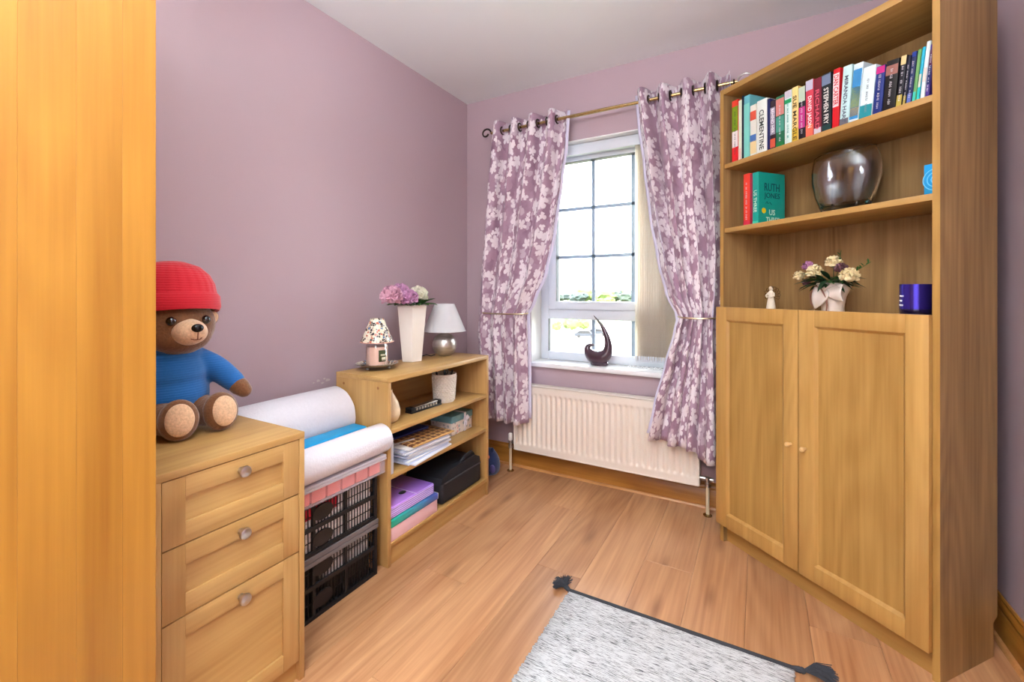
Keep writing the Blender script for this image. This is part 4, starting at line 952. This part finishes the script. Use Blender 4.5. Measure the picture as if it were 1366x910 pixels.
# bottom shelf
t = thing('pink_box', 'pale pink flat box on the bottom shelf, lowest of its pile', 'box', (.345, 1.487, .092))
MB().box(-.11, .108, -.150, .150, 0, .058, .002).build('box_body', pm('pale_pink_card', (240, 196, 200), .5, 0, .02), t)
def grad(name, cols, axis, lo, hi, rough=.3):
    m, nt, b = nodes(name); L = nt.links
    tc = N(nt, 'ShaderNodeTexCoord'); sp = N(nt, 'ShaderNodeSeparateXYZ'); L.new(tc.outputs['Object'], sp.inputs[0])
    mr = N(nt, 'ShaderNodeMapRange'); mr.inputs[1].default_value = lo; mr.inputs[2].default_value = hi; L.new(sp.outputs[axis], mr.inputs[0])
    rr = N(nt, 'ShaderNodeValToRGB'); cr = rr.color_ramp
    for i_, c in enumerate(cols):
        e = cr.elements[0] if i_ == 0 else (cr.elements[1] if i_ == len(cols)-1 else cr.elements.new(i_/(len(cols)-1)))
        e.position = i_/(len(cols)-1) if i_ < len(cols)-1 else 1; e.color = lin(c)
    L.new(mr.outputs[0], rr.inputs[0]); L.new(rr.outputs[0], b.inputs['Base Color']); b.inputs['Roughness'].default_value = rough; return m
t = thing('teal_folder', 'teal to blue flat case lying on the pale pink box', 'folder', (.345, 1.487, .1502))
MB().box(-.112, .112, -.152, .155, 0, .029, .004).build('case', grad('teal_blue_card', ((44, 176, 140), (120, 160, 206), (74, 90, 186)), 1, -.15, .15), t)
t = thing('purple_wallet', 'lilac translucent document wallet with dark clasp, top of pile', 'folder', (.34, 1.475, .1795))
MB().box(-.11, .105, -.140, .150, 0, .050, .007, seg=3).build('wallet_body', grad('lilac_plastic', ((196, 140, 226), (150, 96, 214), (206, 170, 236), (150, 110, 206)), 1, -.14, .15, .15), t)
MB().box(-.10, .106, .02, .024, .0502, .052).build('flap_edge', pm('lilac_edge', (216, 190, 240), .2), t)
MB().ball((.045, 0, .051), (.014, .020, .003), 16).build('clasp', BLACK, t)
for k in range(5): MB().box(.1045, .1065, -.13, .14, .006+k*.0085, .009+k*.0085).build('accordion_fold', pm('lilac_fold', (226, 206, 246), .25), t)
t = thing('black_bag', 'black zipped fabric case with top handle on the bottom shelf', 'bag', (.33, 1.848, .092))
BLF = pm('black_nylon', (26, 28, 34), .6, 0, .15, 80, .2, 400)
b = MB(); b.grid(lambda u, v: (0, 0, 0), 1, 1); b.bm.clear(); b.box(-.125, .115, -.165, .180, 0, .105, .018, seg=4); b.build('body', BLF, t)
MB().prism([(-.165, .100), (.180, .100), (.172, .135), (.12, .160), (-.09, .150), (-.155, .125)], -.118, .108, 'X').build('lid', BLF, t)
MB().tube([(.118, -.15, .104), (.1185, 0, .106), (.118, .165, .104)], .003, 6).build('zip', pm('dark_zip', (60, 60, 66), .4), t)
MB().tube([(.09, .02, .150), (.10, .05, .176), (.10, .10, .180), (.09, .14, .150)], .006, 8, flat=1.6).build('handle', BLF, t)

# floor toy in the corner
p = onz(655, 632, 0)
t = thing('soft_toy', 'small navy blue soft toy on the floor beside the low bookcase', 'toy', (p.x-.018, p.y+.015, 0))
NAV = pm('navy_plush', (46, 62, 108), .9, 0, .2, 60, .5, 300, sheen=.4)
MB().lathe([(0, 0), (.050, .0), (.062, .015), (.066, .05), (.060, .085), (.046, .115), (.034, .135), (.018, .150), (0, .155)], 28).build('body', NAV, t)
MB().ball((.005, -.038, .108), (.020, .018, .017), 16).build('muzzle', pm('salmon_plush', (226, 140, 120), .9, 0, .1, 60), t)
MB().ball((.045, -.045, .045), (.022, .014, .026), 14).build('pocket', pm('violet_patch', (96, 90, 150), .9), t)
MB().ball((-.03, -.012, .150), (.012, .008, .02), 12).build('ear', NAV, t); MB().ball((.026, -.012, .146), (.012, .008, .018), 12).build('ear', NAV, t)

# ================================================================ CRATES, STORAGE BOX, ROLLS
def crate(z0, h, label, rim):
    y0, y1, x0, x1 = .832, 1.268, .10, .446
    t = thing('folding_crate', label, 'crate', ((x0+x1)/2, (y0+y1)/2, z0), 0, 'black folding crates between drawers and low bookcase')
    w = lambda b, n, m=BLACK, k=None: b.build(n, m, t, world=True, kind=k, smooth=False)
    z1 = z0+h
    w(MB().box(x0, x1, y0, y1, z0, z0+.008), 'floor_panel')
    for (a_, c_) in ((x0, y0), (x1-.014, y0), (x0, y1-.014), (x1-.014, y1-.014)): w(MB().box(a_, a_+.014, c_, c_+.014, z0, z1, .001), 'corner_post')
    # near long side (x1) and far (x0), short sides
    b = MB()
    def panel(fn, L0, L1, handles):
        n = int((L1-L0)/.0132)
        for k in range(n+1):
            a_ = L0+k*(L1-L0)/n
            fn(b, a_-.0014, a_+.0014, z0+.008, z1-.01, .003)
        for zz in (z0+.25*h, z0+.73*h): fn(b, L0, L1, zz-.0012, zz+.0012, .003)
        fn(b, L0, L1, z0, z0+.014, .008); fn(b, L0, L1, z0+.47*h, z0+.47*h+.014, .010); fn(b, L0, L1, z1-.014, z1, .010)
        L = L1-L0
        for f_ in (.02, .35, .66, .985): fn(b, L0+L*f_-.006, L0+L*f_+.006, z0, z1, .006)
    def fx(X_, sg): return lambda b, a_, c_, e, f_, th: b.box(X_, X_+sg*th, a_, c_, e, f_)
    def fy(Y_, sg): return lambda b, a_, c_, e, f_, th: b.box(a_, c_, Y_, Y_+sg*th, e, f_)
    panel(fx(x1-.010, 1), y0, y1, True); w(b, 'lattice_wall', BLACK, 'stuff')
    b = MB(); panel(fy(y1-.010, 1), x0, x1, False); w(b, 'lattice_wall', BLACK, 'stuff')
    w(MB().box(x0, x0+.005, y0, y1, z0, z1), 'back_wall'); w(MB().box(x0, x1, y0, y0+.005, z0, z1), 'end_wall')
    for zc in (z0+.24*h, z0+.74*h):
        pts = [((y0+y1)/2-.03+.042*math.cos(a_), zc+.027*math.sin(a_)) for a_ in [2*PI*k/28 for k in range(28)]]
        w(MB().prism(pts, x1-.010, x1-.003, 'X'), 'handle_plate')
    if rim:
        q = MB(); q.box(x1-.012, x1+.004, y0-.002, y1+.003, z1-.035, z1-.019, .002).box(x1-.012, x1+.0045, y0-.002, y1+.003, z1-.017, z1, .002); w(q, 'rim', GREYP)
    return t
crate(0.0, .222, 'lower black folding crate with grey rim on the floor', True)
crate(.2225, .182, 'upper black folding crate full of red and white papers', False)
def block(name, label, cat, x0, x1, y0, y1, z0, z1, col, group=None, bev=.001):
    t = thing(name, label, cat, ((x0+x1)/2, (y0+y1)/2, z0), 0, group)
    n = max(2, int((y1-y0)/.012)) if name == 'paper_pile' else 1
    b = MB()
    if n > 1:
        r2 = random.Random(int(y0*1000)); n = max(2, int((z1-z0)/.010))
        for k in range(n): b.box(x0, x1-r2.uniform(0, .008), y0, y1, z0+(z1-z0)*k/n+.0004, z0+(z1-z0)*(k+1)/n-.0004)
        b.build('sheets', pm('mat_%d_%d_%d' % col, col, .6), t, world=True, smooth=False)
    else:
        b.box(x0, x1, y0, y1, z0, z1, bev); b.build('cover', pm('mat_%d_%d_%d' % col, col, .5), t, world=True)
block('paper_pile', 'white papers low in the upper black crate', 'papers', .13, .4345, .848, 1.245, .2315, .345, (238, 230, 224))
block('red_folder', 'red folder upper left inside the upper crate', 'folder', .14, .4345, .848, 1.085, .3455, .398, (204, 30, 50))
block('paper_pile', 'white papers at upper right inside the upper crate', 'papers', .14, .4345, 1.092, 1.245, .3455, .402, (236, 228, 226))
block('paper_pile', 'pale papers at the right inside the lower crate', 'papers', .14, .433, 1.03, 1.235, .098, .200, (206, 202, 200))
block('black_folder', 'black folders filling the bottom of the lower crate', 'folder', .13, .42, .848, 1.245, .0085, .097, (24, 24, 28))
block('black_folder', 'black folder at the left inside the lower crate', 'folder', .14, .42, .848, 1.02, .098, .19, (26, 26, 30))
# storage box with coral contents
sb = thing('storage_box', 'shallow clear plastic storage box on the upper black crate', 'box', (.28, 1.06, .405))
CLR = plastic_clear('clear_storage_plastic', (236, 226, 232), .03)
def sbx(b, n, m=CLR): return b.build(n, m, sb, world=True)
sbx(MB().box(.10, .470, .828, 1.288, .4052, .4085), 'base'); 
b = MB(); b.box(.466, .470, .828, 1.288, .407, .466, .001).box(.10, .104, .828, 1.288, .407, .466).box(.104, .466, .828, .832, .407, .466).box(.104, .466, 1.284, 1.288, .407, .466); sbx(b, 'wall')
b = MB(); b.box(.095, .474, .826, 1.292, .466, .478, .003); sbx(b, 'lid', plastic_clear('frosted_lid', (232, 226, 234), .5))
b = MB(); b.box(.464, .474, .826, 1.292, .458, .466, .001); sbx(b, 'lid_rim', plastic_clear('frosted_lid2', (240, 230, 236), .45))
for k in range(7):
    y_ = .838+k*.063; t = thing('coral_packet', ['leftmost coral packet, orange-tinted, in the clear storage box', 'second coral packet from the left in the storage box', 'third coral packet from the left in the storage box', 'middle coral packet in the clear storage box', 'third coral packet from the right in the storage box', 'second coral packet from the right in the storage box', 'rightmost coral packet in the clear storage box'][k], 'packet', (.36, y_, .409), 0, 'coral packets in the clear storage box')
    MB().box(-.24, .098, 0, .056, 0, .042-.0*k, .003).build('packet_body', pm('coral_%d' % (k == 0), (240, 116, 84) if k == 0 else (244, 124, 116), .5, 0, .05), t)
# rolls
BUB = pm('bubble_wrap', (226, 222, 228), .32, 0, .04, 90, .5, 150, coat=.3)
def roll(cx_, cz_, R_, y0, y1, label, name, mat, turns=3):
    t = thing(name, label, 'roll', (cx_, (y0+y1)/2, cz_-R_)); L_ = (y1-y0)/2
    M = Matrix.Translation((0, 0, R_)) @ Matrix.Rotation(-PI/2, 4, 'X')
    fn = lambda a, z_: 1+.012*math.sin(3*a+z_*9)+.006*math.sin(11*a)
    MB().lathe([(R_*.28, -L_), (R_*.96, -L_), (R_, -L_+.004), (R_, -L_*.5), (R_, 0), (R_, L_*.5), (R_, L_-.004), (R_*.96, L_), (R_*.28, L_), (R_*.28, -L_)], 48, M, fn=fn).build('roll_body', mat, t)
    pts = []
    for k in range(90): a_ = k/90*turns*2*PI; r_ = R_*(.32+.62*k/90); pts.append((r_*math.cos(a_), L_+.0005, R_+r_*math.sin(a_)))
    MB().tube(pts, .0012, 4).build('spiral_edge', pm('roll_edge', (246, 240, 236), .5), t)
    return t
roll(.168, .600, .118, .832, 1.302, 'large fat roll of white bubble wrap behind, against the wall', 'bubble_wrap_roll', BUB)
roll(.440, .5365, .058, .828, 1.304, 'slimmer roll of white bubble wrap lying in front on the clear box', 'bubble_wrap_roll', BUB)
t = thing('blue_mat', 'bright blue folded mat lying between the two white rolls', 'mat', (.335, 1.06, .478))
BLU = pm('bright_blue_foam', (14, 150, 206), .55, 0, .06)
for k in range(4): MB().box(-.045+.002*k, .044, -.225, .232-.004*k, .001+k*.026, .025+k*.026, .009, seg=3).build('fold', BLU, t)

# ================================================================ CHEST OF DRAWERS
CX0, CX1, CY0, CY1, CH = .12, .620, .452, .822, .722
ch = thing('chest_of_drawers', 'oak-effect chest of three drawers beside the wardrobe', 'chest of drawers', (CX0, CY0, 0))
def cp(n, b, m, par=None): return b.build(n, m, par or ch, world=True)
cp('side_panel', MB().box(CX0, CX1, CY0, CY0+.016, 0, CH-.018, .0008), CHZ); cp('side_panel', MB().box(CX0, CX1, CY1-.016, CY1, 0, CH-.018, .0008), CHZ)
cp('top_panel', MB().box(CX0, CX1+.001, CY0, CY1, CH-.018, CH, .0015), CHY)
cp('back_panel', MB().box(CX0, CX0+.006, CY0+.016, CY1-.016, .03, CH-.018), CHY)
cp('plinth', MB().box(CX1-.03, CX1-.016, CY0+.016, CY1-.016, 0, .058), CHY)
def drawer(z0, z1):
    y0, y1 = CY0+.0175, CY1-.0175; xf = CX1-.001; xb = xf-.018; m = .052
    d = cp('drawer', MB().box(xb-.30, xb, y0+.01, y1-.01, z0+.01, z0+.10), CHY)
    for q_ in ((y0, y0+m*.9), (y1-m*.9, y1)): MB().box(xb, xf, q_[0], q_[1], z0, z1, .001).build('stile', CHZ, d, world=True)
    for q_ in ((z0, z0+m*.92), (z1-m*.92, z1)): MB().box(xb, xf, y0+m*.9, y1-m*.9, q_[0], q_[1], .001).build('rail', CHY, d, world=True)
    b = MB(); b.box(xb, xf-.007, y0+m*.9-.002, y1-m*.9+.002, z0+m*.9, z1-m*.9); b.build('drawer_panel', CHY, d, world=True)
    kn = MB(); kn.lathe([(0, 0), (.008, 0), (.0065, .008), (.0075, .013), (.0135, .016), (.0145, .020), (.0135, .025), (.010, .027), (0, .0262)], 28, Matrix.Translation((xf, (y0+y1)/2+.004, z1-.030)) @ Matrix.Rotation(PI/2, 4, 'Y')); kn.build('knob', STEEL, d, world=True)
drawer(.5465, .703-.001); drawer(.3785, .5435); drawer(.0605, .3755)

# ================================================================ WARDROBE
WX = .75; WY1 = .407
wr = thing('wardrobe', 'tall golden oak wardrobe at the left edge, next to the chest', 'wardrobe', (.02, -.40, 0))
def wpp(n, b, m=WARD): return b.build(n, m, wr, world=True)
wpp('side_panel', MB().box(.02, WX-.022, WY1-.02, WY1-.001, 0, 2.1)); wpp('side_panel', MB().box(.02, WX-.022, -.40, -.38, 0, 2.1)); wpp('top_panel', MB().box(.02, WX, -.40, WY1, 2.1, 2.122)); wpp('back_panel', MB().box(.02, .028, -.38, WY1-.02, .05, 2.1))
ys = [WY1, .355, .2915, .222, .145, .06, -.02, -.11, -.2, -.29, -.40]
for a_, c_ in zip(ys, ys[1:]):
    o = MB().box(WX-.0215, WX, c_+.00005, a_-.00005, 0, 2.1, .0004, seg=1).build('board', WARD, wr, world=True, smooth=False)

# ================================================================ RUG
g = lambda px, py: onz(px, py, 0)
RGX0, RGX1, RGY0, RGY1 = 1.160, 1.872, .35, 1.538
def rugmat():
    m, nt, b = nodes('grey_flatweave'); L = nt.links
    tc = N(nt, 'ShaderNodeTexCoord')
    mp = N(nt, 'ShaderNodeMapping'); mp.inputs['Scale'].default_value = (30, 420, 1); L.new(tc.outputs['Object'], mp.inputs[0])
    n1 = N(nt, 'ShaderNodeTexNoise'); n1.inputs['Scale'].default_value = 1; n1.inputs['Detail'].default_value = 3; n1.inputs['Roughness'].default_value = .7; L.new(mp.outputs[0], n1.inputs[0])
    mp2 = N(nt, 'ShaderNodeMapping'); mp2.inputs['Scale'].default_value = (3, 14, 1); L.new(tc.outputs['Object'], mp2.inputs[0]); n2 = N(nt, 'ShaderNodeTexNoise'); n2.inputs['Scale'].default_value = 2; L.new(mp2.outputs[0], n2.inputs[0])
    f = val(nt, 'ADD', val(nt, 'MULTIPLY', n1.outputs['Fac'], 1.0), val(nt, 'MULTIPLY', n2.outputs['Fac'], .18))
    r = N(nt, 'ShaderNodeValToRGB'); cr = r.color_ramp; cr.elements[0].position = .47; cr.elements[0].color = lin((60, 60, 64)); cr.elements[1].position = .60; cr.elements[1].color = lin((214, 216, 216)); e = cr.elements.new(.53); e.color = lin((168, 170, 172))
    L.new(f, r.inputs[0]); L.new(r.outputs[0], b.inputs['Base Color']); b.inputs['Roughness'].default_value = .9
    w = N(nt, 'ShaderNodeTexWave', bands_direction='Y'); w.inputs['Scale'].default_value = 40; L.new(tc.outputs['Object'], w.inputs[0])
    bp = N(nt, 'ShaderNodeBump'); bp.inputs['Strength'].default_value = .5; bp.inputs['Distance'].default_value = .002; L.new(n1.outputs['Fac'], bp.inputs['Height']); L.new(bp.outputs[0], b.inputs['Normal'])
    return m
rg = thing('rug', 'grey and white flatwoven rug with dark border and tassels', 'rug', (RGX0, RGY0, 0))
b = MB()
def rgf(u, v):
    y = RGY0+(RGY1-RGY0)*v; x = RGX0+(RGX1-RGX0)*u + (.0025*math.sin(v*500)+.002*math.sin(v*173) if u in (0, 1) else 0)
    return (x, y+.008*u, .0055+.0006*math.sin(v*40)*math.sin(u*17))
b.grid(rgf, 10, 300); b.build('woven_field', rugmat(), rg, world=True, fixn=False, solid=.006)
CHAR = pm('charcoal_yarn', (62, 64, 70), .9, 0, .2, 200)
MB().box(RGX0-.003, RGX1+.004, RGY1-.002, RGY1+.016, .0005, .010, .003, Matrix.Translation((RGX0, RGY1, 0)) @ Matrix.Rotation(math.radians(.7), 4, 'Z') @ Matrix.Translation((-RGX0, -RGY1, 0))).build('border_band', CHAR, rg, world=True)
MB().box(RGX0-.003, RGX1+.003, RGY0-.014, RGY0+.002, .0005, .010, .003).build('border_band', CHAR, rg, world=True)
def tassel(x, y, ang, L_, spread, seed):
    r2 = random.Random(seed); b = MB(); d = Vector((math.cos(ang), math.sin(ang), 0)); s_ = Vector((-d.y, d.x, 0)); p0 = Vector((x, y, .007))
    b.tube([p0-d*.008, p0+d*.012], [.006, .009], 8); b.ball(p0+d*.018, (.010, .010, .008), 10)
    for k in range(230):
        a_ = r2.uniform(-spread, spread); l_ = L_*r2.uniform(.75, 1.05); zt = r2.uniform(.002, .024)
        dd = d*math.cos(a_)+s_*math.sin(a_)
        st = p0+d*.018; b.tube([st, st+dd*l_*.5+Vector((0, 0, zt)), st+dd*l_+Vector((0, 0, max(-.004, zt*.9-.005)))], .0011, 4)
    b.build('tassel', CHAR, rg, world=True, kind='stuff', smooth=False)
tassel(RGX0-.002, RGY1+.008, math.radians(150), .050, 1.25, 1); tassel(RGX1+.004, RGY1+.017, math.radians(8), .085, .42, 2)
tassel(RGX0-.002, RGY0-.006, math.radians(200), .06, .8, 3); tassel(RGX1+.002, RGY0-.006, math.radians(-20), .06, .8, 4)

# ================================================================ TEDDY (plain generic stand-in)
BXc, BYc = .262, .640
tz = CH+.001
td = thing('teddy_bear', 'brown plush teddy in red knitted hat and blue jumper, sitting on the chest', 'teddy bear', (BXc, BYc, tz))
def fur(name, c):
    m, nt, b = nodes(name); L = nt.links
    tc = N(nt, 'ShaderNodeTexCoord'); n1 = N(nt, 'ShaderNodeTexNoise'); n1.inputs['Scale'].default_value = 160; n1.inputs['Detail'].default_value = 4; L.new(tc.outputs['Object'], n1.inputs[0])
    k = lin(c); L.new(mixc(nt, n1.outputs['Fac'], tuple(x_*.6 for x_ in k[:3])+(1,), tuple(min(1, x_*1.35) for x_ in k[:3])+(1,)), b.inputs['Base Color'])
    b.inputs['Roughness'].default_value = .85; b.inputs['Sheen Weight'].default_value = .5; b.inputs['Sheen Roughness'].default_value = .4
    bp = N(nt, 'ShaderNodeBump'); bp.inputs['Strength'].default_value = .7; bp.inputs['Distance'].default_value = .003; L.new(n1.outputs['Fac'], bp.inputs['Height']); L.new(bp.outputs[0], b.inputs['Normal']); return m
def blob(name, balls, tubes, mat, voxel=.006, parent=td, smooth_it=8):
    b = MB()
    for c, r in balls: b.ball(c, r, 24)
    for pts, rr in tubes:
        b.tube(pts, rr, 18)
        b.ball(pts[0], rr[0], 18); b.ball(pts[-1], rr[-1], 18)
    o = b.build(name, mat, parent, world=True)
    md = o.modifiers.new('r', 'REMESH'); md.mode = 'VOXEL'; md.voxel_size = voxel; md.use_smooth_shade = True
    ms = o.modifiers.new('s', 'SMOOTH'); ms.iterations = smooth_it; ms.factor = .6
    dg = bpy.context.evaluated_depsgraph_get(); me = bpy.data.meshes.new_from_object(o.evaluated_get(dg)); o.modifiers.clear(); o.data = me
    me.polygons.foreach_set('use_smooth', [True]*len(me.polygons))
    return o
BR = fur('brown_plush', (122, 78, 44)); TAN = fur('tan_plush', (232, 186, 148))
hz = tz+.31
hc = Vector((.272, .642, hz))
left_hand = Vector((.335, .800, tz+.103))
sm = lambda P, k=5: smooth_path(P, k)
def limb(P): q_ = sm(P); return ([Vector(p_[:3]) for p_ in q_], [p_[3] for p_ in q_])
blob('body', [((.250, .640, tz+.090), (.080, .092, .094)), ((.255, .640, tz+.17), (.070, .082, .075)), (tuple(hc), (.094, .104, .088)), ((.262, .64, tz+.235), (.055, .06, .05)), ((.300, .642, hz-.030), (.070, .082, .055))],
     [limb([(.262, .585, tz+.055, .050), (.315, .590, tz+.050, .045), (.372, .598, tz+.052, .044)]), limb([(.262, .690, tz+.055, .050), (.318, .697, tz+.050, .045), (.378, .702, tz+.052, .043)]),
      limb([(.318, .786, tz+.118, .026), (.328, .797, tz+.105, .029), (.338, .806, tz+.092, .024)]),
      limb([(.318, .505, tz+.118, .026), (.328, .494, tz+.105, .029), (.338, .488, tz+.092, .024)])], BR)
# feet with soles
for (fy_, lb_, rz_) in ((.600, 'l', -.30), (.708, 'r', .0)):
    M = Matrix.Translation((.392, fy_, tz+.055)) @ Matrix.Rotation(rz_, 4, 'Z') @ Matrix.Rotation(-.18, 4, 'Y')
    b = MB(); b.ball((0, 0, 0), (.034, .047, .056), 28, M); b.build('foot', BR, td, world=True)
    b = MB(); b.ball((.0215, 0, 0), (.0155, .034, .044), 28, M); b.build('foot_pad', TAN, td, world=True)
def knit(name, c, sc_=230):
    m, nt, b = nodes(name); L = nt.links
    tc = N(nt, 'ShaderNodeTexCoord'); w = N(nt, 'ShaderNodeTexWave', bands_direction='Z'); w.inputs['Scale'].default_value = 45; w.inputs['Distortion'].default_value = 1; L.new(tc.outputs['Object'], w.inputs[0])
    n1 = N(nt, 'ShaderNodeTexNoise'); n1.inputs['Scale'].default_value = sc_; L.new(tc.outputs['Object'], n1.inputs[0])
    k = lin(c); L.new(mixc(nt, n1.outputs['Fac'], tuple(x_*.85 for x_ in k[:3])+(1,), k), b.inputs['Base Color']); b.inputs['Roughness'].default_value = .85; b.inputs['Sheen Weight'].default_value = .25
    bp = N(nt, 'ShaderNodeBump'); bp.inputs['Strength'].default_value = .35; bp.inputs['Distance'].default_value = .002; L.new(w.outputs['Fac'], bp.inputs['Height']); L.new(bp.outputs[0], b.inputs['Normal']); return m
BLK = knit('blue_knit', (22, 104, 176)); RDK = knit('red_knit', (212, 16, 40))
blob('jumper', [((.252, .640, tz+.100), (.087, .100, .088)), ((.256, .640, tz+.170), (.078, .092, .075)), ((.262, .640, tz+.222), (.062, .080, .032))],
     [limb([(.262, .700, tz+.205, .036), (.282, .745, tz+.172, .037), (.304, .778, tz+.134, .034), (.314, .788, tz+.120, .032)]), limb([(.262, .580, tz+.205, .036), (.282, .535, tz+.172, .037), (.304, .508, tz+.134, .034), (.314, .500, tz+.120, .032)])], BLK)
MB().torus((.262, .640, tz+.243), .058, .012, 40, 10).build('collar', BLK, td, world=True)
blob('muzzle', [((.352, .642, hz-.018), (.050, .046, .038)), ((.378, .642, hz-.012), (.026, .028, .022)), ((.335, .642, hz+.014), (.026, .028, .028))], [], TAN, .004)
MB().ball((.402, .642, hz-.004), (.010, .0155, .012), 20).build('nose', pm('black_nose', (14, 12, 14), .25), td, world=True)
MB().tube([(.395, .628, hz-.034), (.401, .636, hz-.037), (.403, .642, hz-.036), (.401, .648, hz-.037), (.395, .656, hz-.033)], .0016, 6).tube([(.405, .642, hz-.015), (.403, .642, hz-.036)], .0014, 6).build('mouth', pm('stitch_brown', (120, 66, 44), .8), td, world=True)
for s2 in (-1, 1):
    MB().ball((.354, .642+s2*.044, hz+.016), (.013, .013, .013), 16).build('eye', pm('amber_black_eye', (20, 10, 8), .08, coat=1), td, world=True)
    MB().ball((.255, .642+s2*.103, hz+.018), (.014, .026, .028), 18).build('ear', BR, td, world=True)
    MB().ball((.266, .642+s2*.105, hz+.018), (.007, .018, .020), 18).build('inner_ear', TAN, td, world=True)
# knitted beanie with turned-up cuff
hr = lambda a, z_: 1+.012*math.sin(28*a)
M = Matrix.Translation((.256, .642, hz+.042)) @ Matrix.Rotation(math.radians(-9), 4, 'Y')
MB().lathe([(.112, .0), (.116, .03), (.112, .07), (.100, .100), (.078, .126), (.045, .142), (.0, .147)], 84, M, fn=hr).build('hat', RDK, td, world=True)
MB().lathe([(.108, -.006), (.117, -.010), (.122, .0), (.123, .032), (.118, .040), (.113, .038)], 84, M, fn=lambda a, z_: 1+.018*math.sin(42*a)).build('hat_cuff', RDK, td, world=True)

# ================================================================ OUTSIDE
GZ = -7.9
def ground_mat():
    m, nt, b = nodes('meadow_ground'); L = nt.links
    tc = N(nt, 'ShaderNodeTexCoord'); n1 = N(nt, 'ShaderNodeTexNoise'); n1.inputs['Scale'].default_value = .05; n1.inputs['Detail'].default_value = 4; L.new(tc.outputs['Object'], n1.inputs[0])
    L.new(mixc(nt, n1.outputs['Fac'], lin((78, 92, 56)), lin((110, 120, 76))), b.inputs['Base Color']); b.inputs['Roughness'].default_value = .9; return m
b = MB(); b.box(-900, 900, 4, 1400, GZ-.5, GZ); o = struct(b.build('ground', ground_mat()))
b = MB(); b.box(-60, 60, 30, 118, GZ, GZ+.04); o2 = struct(b.build('car_park', pm('pale_asphalt', (196, 186, 170), .9, 0, .05, .2)))
def car(px, py, Y, rz, col, label):
    p = onz(px, py, GZ+.04); t = thing('car', label, 'car', p, rz)
    MB().prism([(-2.1, .35), (2.1, .35), (2.15, .75), (1.2, .9), (.7, 1.42), (-1.1, 1.45), (-1.9, .95), (-2.15, .8)], -.85, .85, 'Y').build('body', pm('car_paint_%s' % col[0], col, .3), t)
    MB().prism([(.98, .92), (.62, 1.36), (-1.05, 1.38), (-1.6, .95)], -.87, .87, 'Y').build('side_windows', pm('car_glass', (12, 14, 18), .5), t)
    for sx in (-1.3, 1.3):
        for sy in (-.8, .8): MB().lathe([(0, -.1), (.32, -.1), (.32, .1), (0, .1)], 16, Matrix.Translation((sx, sy, .32)) @ Matrix.Rotation(PI/2, 4, 'X')).build('wheel', BLACK, t)
car(781, 450.5, 0, .35, (34, 40, 50), 'left of the two far cars seen through the lower pane')
car(798, 447.5, 0, .1, (50, 54, 60), 'right of the two far cars seen through the lower pane')
rnd = random.Random(3)
TG = [pm('tree_green_%d' % i, c, .9, 0, .3, .8) for i, c in enumerate(((56, 66, 56), (50, 60, 56), (84, 98, 48)))]
def tree(x, y, h, w, label, k):
    t = thing('tree', label, 'tree', (x, y, GZ), 0, 'trees beyond the window')
    b = MB(); bmesh.ops.create_icosphere(b.bm, subdivisions=3, radius=1)
    for v in b.bm.verts:
        n_ = noise.noise(v.co*2.2+Vector((x, y, k))); n2_ = noise.noise(v.co*6+Vector((y, x, k))); v.co = v.co*(1+.35*n_+.15*n2_); v.co = Vector((v.co.x*w, v.co.y*w, v.co.z*h*.42+h*.58))
    b.build('crown', TG[k % 3], t)
    MB().tube([(0, 0, 0), (0, 0, h*.5)], h*.03, 6).build('trunk', pm('bark', (90, 70, 54), .9), t)
ORD = ['first', 'second', 'third', 'fourth', 'fifth', 'sixth', 'seventh', 'eighth', 'ninth', 'tenth', 'eleventh', 'twelfth', 'thirteenth', 'fourteenth']
for k in range(14):
    px = 738+k*8.4; d_ = 300+(k % 4)*45; dr = ray(px, 390); tt = d_/dr.y
    p = CAM+dr*tt; tree(p.x, p.y, rnd.uniform(8, 12), rnd.uniform(6, 9), ORD[k]+' tree from the left on the far skyline beyond the window', k)
for k, px in enumerate((742, 749, 756, 764, 771)):
    p = onz(px, 443, GZ); tree(p.x, p.y+(k % 3)*4, 2.6+.5*(k % 2), 1.35, ['leftmost', 'second from left', 'middle', 'second from right', 'rightmost'][k]+' of the five bushes beyond the lower left pane', 2)
p = onz(828, 400, GZ)
for k, px in enumerate((822, 834, 843)):
    p = onz(px, 408-k*.8, GZ); tree(p.x, p.y-34-k*9, 5.4, 3.0, ['leftmost', 'middle', 'rightmost'][k]+' of the three yellow-green trees at right of upper panes', 2)
fe = thing('field_fence', 'thin post and rail fence along the car park', 'fence', onz(745, 449, GZ))
for px in (734, 743, 752, 761, 770):
    p = onz(px, 449, GZ+.04); MB().box(p.x-.06, p.x+.06, p.y-.06, p.y+.06, GZ+.04, GZ+1.2).build('post', pm('fence_wood', (150, 130, 110), .9), fe, world=True)
a_ = onz(734, 449, GZ); c_ = onz(770, 449, GZ); MB().tube([a_+Vector((0, 0, 1)), c_+Vector((0, 0, 1))], .05, 6).build('rail', pm('fence_wood', (150, 130, 110), .9), fe, world=True)
